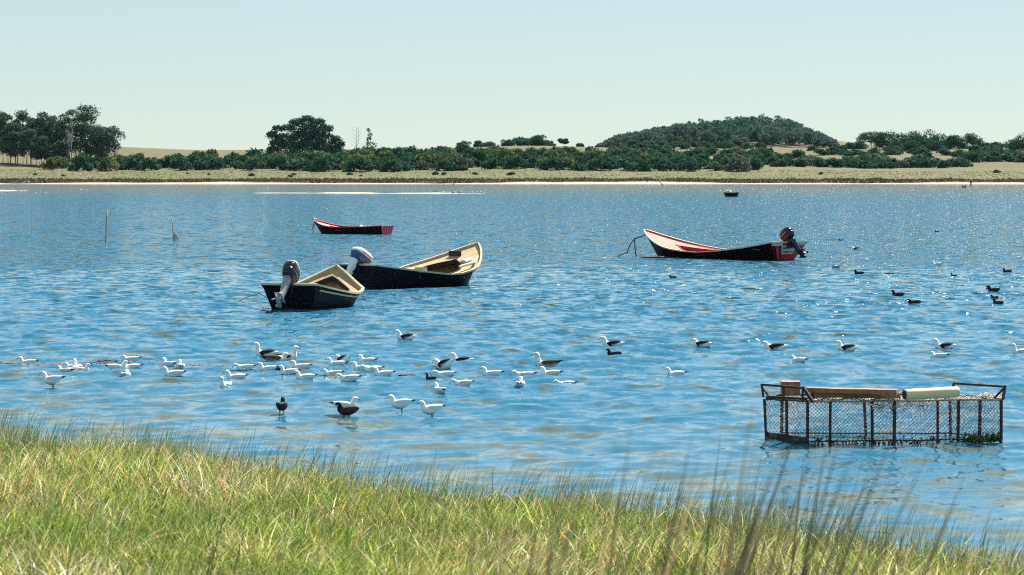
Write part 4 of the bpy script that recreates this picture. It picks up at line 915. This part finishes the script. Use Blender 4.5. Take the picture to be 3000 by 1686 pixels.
    if pose == 'stand' or pose == 'hump' and False:
        for sg in (1, -1):
            mb = MB().tube([Vector((-.03, sg*.034, -.01))*S, Vector((-.025, sg*.036, -.06))*S, Vector((-.005, sg*.036, -.13))*S, Vector((.0, sg*.036, -.19))*S], [.013*S, .008*S, .0065*S, .006*S], 6); me = bpy.data.meshes.new('leg'); me.from_pydata(mb.v, [], mb.f); me.materials.append(M[s['leg']]); parts.append(('leg', me))
    _bird[(sp, pose)] = parts; return parts
NAMES = dict(gull='white_gull', kelp='black_backed_gull', young='young_gull', coot='coot', grebe='grebe')
def bird(sp, pose, px, py, face, label, group, sc_=1.0, z=None, pitch=0.0, name=None):
    p = on_plane(px, py); zz = float(water_z(np.array([p[0]]), np.array([p[1]]))[0])
    if z is None: z = zz + (.098*SPEC[sp]['S']*sc_ if pose == 'stand' else -.016)
    o = empty(name or NAMES[sp], (p[0], p[1], z), R(face)); o.rotation_euler = (0, R(pitch), R(face)); o.scale = (sc_,)*3; tag(o, label, 'bird', group)
    for nm, me in bird_parts(sp, pose): c = bpy.data.objects.new(nm, me); COL.objects.link(c); c.parent = o
    return o
GW = 'white gulls floating near the shore'; GK = 'black backed gulls'; GC = 'dark coots and grebes'
B = [
 ('gull', 'up', 80, 1064, 178, 'white gull afloat at the far left, facing left on the reddish weed line'),
 ('gull', 'tuck', 190, 1090, 150, 'white gull with drawn in neck, left of the tight trio by the left edge'),
 ('gull', 'tall', 226, 1084, 120, 'white gull with upright neck, back left bird of the tight trio'),
 ('gull', 'up', 236, 1087, 5, 'white gull facing right in the front of the tight trio'),
 ('gull', 'tuck', 214, 1080, 170, 'white gull half hidden behind the tight trio at left'),
 ('gull', 'tuck', 382, 1056, 176, 'white gull with lowered head, topmost of the four gulls right of the trio'),
 ('gull', 'up', 344, 1078, 4, 'white gull facing right with a black tail tip, among four gulls at left'),
 ('gull', 'tuck', 384, 1076, 178, 'white gull facing left, partly hidden by the gull with the black tail tip'),
 ('gull', 'tuck', 368, 1098, 70, 'gull seen from behind with dark wing tips, lowest of the four at left'),
 ('gull', 'up', 494, 1073, 135, 'white gull at the back of three gulls left of the big gull cluster'),
 ('gull', 'up', 529, 1080, 100, 'white gull turned away, right one of three gulls left of the big cluster'),
 ('gull', 'up', 507, 1103, 176, 'white gull facing left, lowest of three gulls left of the big cluster'),
 ('gull', 'low', 716, 1086, 182, 'white gull dipping its reddish bill, left end of the middle gull cluster'),
 ('gull', 'up', 690, 1109, 178, 'white gull facing left just behind the upright gull with the long neck'),
 ('gull', 'tall', 660, 1130, 255, 'white gull facing the shore with a long upright neck'),
 ('gull', 'up', 783, 1088, 178, 'white gull facing left right under the dark backed gull pair'),
 ('gull', 'up', 846, 1096, 165, 'white gull facing left directly right of the small dark duck'),
 ('gull', 'up', 880, 1078, 172, 'white gull facing left, below the right gull of the dark backed pair'),
 ('gull', 'up', 893, 1112, 180, 'larger looking white gull facing left in front of the middle cluster'),
 ('gull', 'tuck', 973, 1099, 172, 'white gull with grey wings facing left below the tail up black backed gull'),
 ('gull', 'up', 985, 1075, 170, 'white gull facing left in front of the tail up black backed gull'),
 ('gull', 'low', 1022, 1119, 184, 'white gull with its bill in the water, lowest of the right part of the cluster'),
 ('gull', 'up', 1075, 1066, 176, 'white gull facing left, topmost of four gulls in the right part of the cluster'),
 ('gull', 'up', 1057, 1083, 172, 'white gull facing left, left bird of four in the right part of the cluster'),
 ('gull', 'low', 1090, 1090, 184, 'white gull pecking down between its neighbours in the right part of the cluster'),
 ('gull', 'up', 1122, 1098, 178, 'white gull facing left, rightmost of four in the right part of the cluster'),
 ('gull', 'low', 1302, 1099, 184, 'stretched white gull with hidden head beside the dark grebe'),
 ('gull', 'up', 1440, 1099, 170, 'small looking white gull alone between the grebe and the brown backed gull'),
 ('gull', 'low', 1355, 1129, 184, 'white gull with bill held down, front left of the right gull cluster'),
 ('gull', 'up', 1288, 1156, 105, 'white gull seen from behind, lowest bird left of the right cluster'),
 ('gull', 'low', 1535, 1105, 182, 'white gull dipping its dark bill left of the brown backed gull'),
 ('gull', 'up', 1524, 1137, 80, 'white gull turned away, below the gulls near the brown backed one'),
 ('gull', 'up', 1612, 1101, 176, 'white gull facing left close under the brown backed gull'),
 ('gull', 'low', 1656, 1124, 182, 'white gull bending its bill to the water, right end of the right cluster'),
 ('gull', 'up', 1978, 1103, 180, 'lone white gull facing left between the clusters and the cage'),
 ('gull', 'tuck', 2340, 1061, 130, 'small white gull above the left end of the cage'),
 ('gull', 'tuck', 2750, 1050, 160, 'small white gull above the right part of the cage'),
 ('gull', 'tall', 2990, 1036, 150, 'white gull cut by the right edge of the picture', ),
 ('gull', 'stand', 152, 1139, 176, 'white gull standing in the shallows at far left, all white'),
 ('gull', 'stand', 1012, 1214, 20, 'white gull standing behind the black coot in the shallows'),
 ('gull', 'stand', 1173, 1209, 178, 'white gull with black wing tips standing right of the black coot'),
 ('gull', 'stand', 1262, 1226, 200, 'white gull with its head under water at the edge of the shallows'),
 ('gull', 'up', 2745, 778, 160, 'distant white gull among the dark coots at right'),
 ('kelp', 'tall', 778, 1047, 176, 'black backed gull facing left in the pair above the middle cluster'),
 ('young', 'tall', 838, 1052, 4, 'brown backed gull facing right in the pair above the middle cluster'),
 ('kelp', 'dive', 1008, 1066, 130, 'black backed gull bent forward with raised white tail behind the middle cluster'),
 ('kelp', 'up', 1188, 999, 165, 'black backed gull alone above the middle of the gull clusters'),
 ('kelp', 'up', 1352, 1056, 160, 'black backed gull swimming just right of the one with its tail up'),
 ('kelp', 'dive', 1305, 1079, 140, 'black backed gull tipping up with its white tail in the air'),
 ('young', 'tall', 1600, 1075, 182, 'large brown backed gull with a long pale neck facing left'),
 ('kelp', 'up', 1793, 1015, 172, 'black backed gull directly above the lone swimming coot'),
 ('kelp', 'tuck', 2056, 1022, 150, 'black backed gull second from left in the row right of the coot'),
 ('kelp', 'tuck', 2269, 1027, 158, 'black backed gull above the left end of the cage, white tail raised'),
 ('kelp', 'up', 2481, 1026, 168, 'black backed gull above the middle of the cage'),
 ('kelp', 'up', 2766, 1021, 170, 'black backed gull at the right end of the row above the cage'),
 ('kelp', 'tuck', 2508, 733, 165, 'distant black backed gull right of the red boat'),
 ('young', 'tuck', 808, 1055, 20, 'dark brown young gull bending down between the dark backed pair'),
 ('grebe', 'tuck', 820, 1085, 175, 'small dark duck half hidden among the white gulls of the middle cluster'),
 ('grebe', 'tall', 1262, 1113, 178, 'small dark grebe beside the stretched white gull'),
 ('coot', 'hump', 1190, 1107, 178, 'dark diving coot showing only its back left of the grebe'),
 ('coot', 'stand', 826, 1213, 92, 'dark coot standing with its back to the shore'),
 ('coot', 'stand', 1018, 1226, 182, 'black coot standing in the shallows with raised tail, facing left'),
 ('coot', 'up', 1799, 1041, 178, 'lone grey brown coot swimming below a black backed gull'),
 ('coot', 'up', 2517, 804, 178, 'distant coot on the water below and right of the red boat'),
 ('coot', 'hump', 2448, 784, 178, 'distant coot with hidden head nearest the red boat'),
 ('coot', 'hump', 2604, 803, 178, 'distant low coot between two swimming coots at right'),
 ('grebe', 'tall', 2794, 810, 178, 'distant dark bird with an upright neck below the distant white gull'),
 ('coot', 'up', 2951, 798, 172, 'distant coot near the right edge of the picture, highest of that side'),
 ('grebe', 'tall', 2900, 848, 176, 'dark bird with upright neck, topmost of the four at far right'),
 ('coot', 'up', 2911, 855, 178, 'dark coot second of the four at far right'),
 ('grebe', 'up', 2914, 875, 178, 'small dark bird third of the four at far right'),
 ('coot', 'up', 2924, 891, 120, 'dark coot turned away, lowest of the four at far right'),
 ('coot', 'up', 2631, 868, 178, 'larger dark coot swimming left, below the pair of low coots'),
 ('coot', 'tuck', 2678, 892, 180, 'dark coot with a low head, lowest of the loose group at right'),
 ('grebe', 'up', 2463, 705, 178, 'tiny dark bird on the water right of the outboard of the red boat'),
 ('grebe', 'up', 2745, 680, 178, 'tiny dark bird farthest out at right'),
 ('grebe', 'hump', 1976, 677, 178, 'tiny dark bird on the water above the salmon bow of the red boat'),
 ('grebe', 'up', 1971, 815, 178, 'tiny dark bird alone on open water below the red boat'),
]
r = np.random.default_rng(91)
for (sp, pose, px, py, face, lab, *_) in B:
    gr = GW if sp == 'gull' else (GK if sp in ('kelp', 'young') else GC)
    sc_ = (1.0 if py > 990 else 1.12)*r.uniform(.9, 1.04); face = face + r.normal()*9
    flat = pose == 'hump'
    pitch = 0; z = None
    if pose == 'dive': pitch = 17; z = .0
    if sp == 'coot' and pose == 'stand': sc_ = 1.02
    o = bird(sp, pose, px, py, face, lab, gr, sc_, z, pitch)
    if flat: o.scale.z *= .6
# far gulls resting on the sandbar and the shallows
r = np.random.default_rng(6)
for px in (1262, 1293, 1300, 1311, 1315, 1327, 1337, 1345, 1350, 1361, 1382, 1398, 1410, 1274, 1333):
    Y = on_plane(px, 567)[1]; bird('gull' if px not in (1327, 1345, 1274) else 'coot', 'up', px, 567+r.normal()*.6, r.uniform(0, 360), 'far white gull resting on the right tip of the long sandbar' if px not in (1327, 1345, 1274) else 'far dark bird resting among white gulls on the sandbar tip', 'far gulls on the sandbar', 1.35, .12)
for px, py, sc_ in ((240, 560, 2.6), (257, 560, 2.2), (378, 552, 1.8), (785, 553, 2.0), (20, 565, 1.6), (28, 565, 1.5), (60, 565, 1.6), (120, 566, 1.6), (135, 566, 1.5), (107, 569, 1.6)):
    bird('gull', 'up', px, py, r.uniform(120, 240), 'far white bird in the shallows of the far shore, left half of the picture', 'far white birds in the shallows', sc_*.8, 0.02)
bird('gull', 'flap', 2175, 565, 265, 'white gull beating its wings just right of the tiny far boat', 'gulls flying by the tiny boat', 1.25, .55)
bird('gull', 'flap', 2203, 565, 275, 'white gull beating its wings, second to the right of the tiny far boat', 'gulls flying by the tiny boat', 1.25, .55)
p = world_of(QS, QS['L']*.6, 0, 1.27); o = bird('gull', 'flap', 2139, 576, 265, 'white gull perched with raised wings on the heap in the tiny far boat', 'gulls flying by the tiny boat', 1.0, 1.27); o.location = p

# ------------------------------------------------------------------ grass on the near bank
def blades(name, x, y, h, wd, cols, lean, label, seed, curve=.5, kind='stuff', z=None, cat='grass', parent=None, seg=3, spr=1.5, tap=.75):
    r = np.random.default_rng(seed); n = len(x); z = (zg(x, y) if z is None else z)-.02; a = r.uniform(0, math.pi, n)
    ux = np.cos(a)*wd; uy = np.sin(a)*wd
    la = r.normal(size=n)*spr + lean[0]; k = (np.abs(r.normal(size=n))*.5+.5)*lean[1]; dx = np.cos(la)*k*h; dy = np.sin(la)*k*h
    rows = []
    for i in range(seg):
        t_ = i/seg; f = t_**(1+curve*1.5); wz = 1-t_*tap
        cx = x+dx*f; cy = y+dy*f; cz = z+h*(t_-.25*k*t_**2.2)
        rows += [np.stack([cx-ux*wz, cy-uy*wz, cz], 1), np.stack([cx+ux*wz, cy+uy*wz, cz], 1)]
    tip = np.stack([x+dx, y+dy, z+h*(1-.25*k)], 1); rows.append(tip)
    m_ = len(rows); V = np.stack(rows, 1).reshape(-1, 3); b0 = np.arange(n)*m_
    quads = np.concatenate([np.stack([b0+2*i, b0+2*i+1, b0+2*i+3, b0+2*i+2], 1) for i in range(seg-1)]); tris = np.stack([b0+m_-3, b0+m_-2, b0+m_-1], 1)
    c = np.repeat(cols, m_, 0)
    o = obj(name, np_mesh(name, V, [quads, tris], c), M['blade'], parent)
    if label: tag(o, label, cat, None, kind)
    return o
PAL = np.array([(.150, .245, .034), (.235, .285, .065), (.055, .115, .030), (.38, .35, .10), (.66, .50, .26), (.55, .27, .09), (.74, .64, .42)])
def grass_cols(n, r, x, y, dry=0.0):
    d = vnoise(x, y*.7, 1.7, 41)*.55+vnoise(x, y, .6, 42)*.45
    u = r.random(n)+ (d-.5)*1.1 + dry + .02
    i = np.where(u < .30, 0, np.where(u < .55, 1, np.where(u < .62, 2, np.where(u < .80, 3, np.where(u < .95, 4, np.where(u < 1.03, 5, 6))))))
    return np.minimum(PAL[i]*(.45+1.15*r.random((n, 1))**1.3)*1.3, .82)
r = np.random.default_rng(51); n = 330000
y = r.uniform(13, 47, n); x = r.uniform(-1, 1, n)*(.205*y+1.2); D = shore_near(x)-y
den = np.clip((D+1.3)/6.5, .0, 1)**1.2*(.35+.95*vnoise(x, y, .8, 43)); keep = (r.random(n) < den) & (D > -1.6) & (D < 26)
x, y, D = x[keep], y[keep], D[keep]; n = len(x)
h = (.07+.27*r.random(n)**1.6)*(.45+1.1*vnoise(x, y, 1.1, 44)**1.3)*np.clip(.75+D/8, .6, 1.25)
blades('bank_grass', x, y, h, .0045+.007*r.random(n), grass_cols(n, r, x, y), (.05, .7), 'green and straw coloured grass covering the near bank', 52, .35, spr=1.9)
n = 150000; y = r.uniform(13, 46, n); x = r.uniform(-1, 1, n)*(.205*y+1.2); D = shore_near(x)-y
keep = (r.random(n) < np.clip((D+2.2)/6, 0, 1)*(.25+1.1*vnoise(x, y, .7, 47)**1.5)) & (D > -2.2) & (D < 25); x, y = x[keep], y[keep]; n = len(x)
c = np.array([(.13, .22, .04), (.09, .16, .035), (.20, .26, .06), (.40, .34, .15), (.07, .12, .04)])[r.integers(0, 5, n)]*(.6+.8*r.random((n, 1)))
blades('upright_grass', x, y, (.14+.30*r.random(n)**1.5)*(.6+.7*vnoise(x, y, 1.2, 48)), .0025+.0025*r.random(n), c, (.0, .38), 'fine upright green blades standing out of the bank grass', 56, .3, spr=.9)
# thin dark rushes standing up out of the grass and in the water's edge, bent to the right by the wind
n = 60000; y = r.uniform(14, 48, n); x = r.uniform(-1, 1, n)*(.205*y+1.2); D = shore_near(x)-y
den = np.exp(-((D-.4)/3.4)**2)*.62*(.15+1.3*vnoise(x, y, .9, 45)**2)+.085*(D > 0)*(.3+1.6*vnoise(x, y, 1.3, 46)**2)+.02*(D > -6)*(D < 0)
keep = (r.random(n) < den) & (D > -6) & (D < 24); x, y, D = x[keep], y[keep], D[keep]; n = len(x)
c = np.array([(.06, .105, .04), (.085, .145, .045), (.05, .075, .045), (.20, .19, .11), (.13, .16, .08)])[r.integers(0, 5, n)]*(.7+.6*r.random((n, 1)))
blades('shore_rushes', x, y, .14+.58*r.random(n)**1.7, .003+.003*r.random(n), c, (0.05, .40), "thin dark rushes along the water's edge and through the bank grass", 53, .3, spr=.7)
# long dry stems arching over the grass
n = 5200; y = r.uniform(14, 40, n); x = r.uniform(-1, 1, n)*(.205*y+1); D = shore_near(x)-y; keep = (D > .3); x, y = x[keep], y[keep]; n = len(x)
c = np.array([(.52, .42, .24), (.42, .26, .10), (.60, .54, .38)])[r.integers(0, 3, n)]*(.8+.4*r.random((n, 1)))
blades('dry_stems', x, y, .22+.34*r.random(n), .004+.003*r.random(n), c, (.1, 1.2), 'pale dry stems arching over the bank grass', 54, .7, spr=1.8, seg=5)
# small yellow and white flower heads
n = 260; y = r.uniform(16, 36, n); x = r.uniform(-1, 1, n)*(.2*y); keep = shore_near(x)-y > .5; x, y = x[keep], y[keep]; n = len(x); z = zg(x, y)+r.uniform(.10, .24, n)
P = np.stack([x, y, z], 1); s = .010; V = np.concatenate([P+np.array(v)*s for v in ((1, 0, 0), (-1, 0, 0), (0, 1, 0), (0, -1, 0), (0, 0, .6), (0, 0, -.6))]).reshape(6, n, 3).transpose(1, 0, 2).reshape(-1, 3)
f = np.array([(0, 2, 4), (2, 1, 4), (1, 3, 4), (3, 0, 4), (2, 0, 5), (1, 2, 5), (3, 1, 5), (0, 3, 5)]); F = (np.arange(n)[:, None, None]*6+f).reshape(-1, 3)
c = np.where((r.random(n) < .45)[:, None], np.array([.75, .60, .05]), np.array([.78, .78, .72])); o = obj('bank_flowers', np_mesh('bank_flowers', V, [F], np.repeat(c, 6, 0)), M['blade']); tag(o, 'tiny yellow and white flowers in the bank grass', 'flowers', None, 'stuff')
# tall rush clumps close to the lens
def rush_clump(px, Y, n, spread, hmin, hmax, label, seed, cols, wd=1.0):
    r = np.random.default_rng(seed); x0 = (px-1500)/FPX*Y; z0_ = float(zg(x0, Y)); root = empty('rush_clump', (x0, Y, z0_)); tag(root, label, 'rushes', 'tall rush clumps on the near bank')
    x = r.normal(size=n)*spread; y = r.normal(size=n)*spread*.8; h = hmin+(hmax-hmin)*r.random(n)**1.3; c = np.array(cols)[r.integers(0, len(cols), n)]*(.7+.6*r.random((n, 1)))
    blades('stems', x, y, h, (.0045+.0055*r.random(n)**1.5)*wd, c, (.0, .28), None, seed, .15, None, np.zeros(n), parent=root, seg=5, spr=.45, tap=.45)
    mb = MB()
    return root
DK = [(.07, .075, .05), (.10, .10, .06), (.06, .055, .045), (.13, .12, .07)]; LT = [(.30, .27, .15), (.20, .20, .09), (.36, .28, .15)]
rush_clump(1600, 7.0, 50, .13, 1.1, 1.9, 'tall dark rush clump rising in front of the water left of the cage', 61, DK)
rush_clump(1790, 6.6, 76, .12, 1.1, 1.95, 'tallest dark rush clump, at the bottom between the centre and the cage', 62, DK)
rush_clump(2010, 8.5, 46, .16, 1.1, 1.95, 'thinner rush clump below the left end of the cage', 63, DK)
rush_clump(1440, 7.2, 34, .12, 1.1, 1.85, 'pale dry rush clump left of the two dark ones', 64, LT+DK)
rush_clump(2230, 12, 26, .22, 1.2, 1.9, 'sparse rush clump leaning right, below the middle of the cage', 65, DK)
rush_clump(1290, 8.0, 20, .13, 1.1, 1.75, 'short pale rush clump at the bottom centre of the picture', 66, LT)
rush_clump(150, 17, 22, .4, .6, 1.25, 'dark rush clump in the grass at the bottom left corner', 67, [(.05, .10, .035), (.07, .14, .04)], .6)
rush_clump(420, 18, 22, .36, .6, 1.2, 'dark rush clump in the grass right of the bottom left corner', 68, [(.05, .10, .035), (.07, .14, .04)], .6)

# ------------------------------------------------------------------ haze
HAZE = 0.000012
mb = MB().box((-1450, -80, -4), (1450, 2700, 62)); m = bpy.data.materials.new('haze_air'); m.use_nodes = True; t = m.node_tree; t.nodes.clear()
pv = node(t, 'ShaderNodeVolumePrincipled'); pv.inputs['Density'].default_value = HAZE; pv.inputs['Color'].default_value = (.45, .72, .95, 1); pv.inputs['Anisotropy'].default_value = 0.0
out = node(t, 'ShaderNodeOutputMaterial'); t.links.new(pv.outputs[0], out.inputs['Volume'])
hz_ = mb.build('haze', m); tag(hz_, kind='stuff')
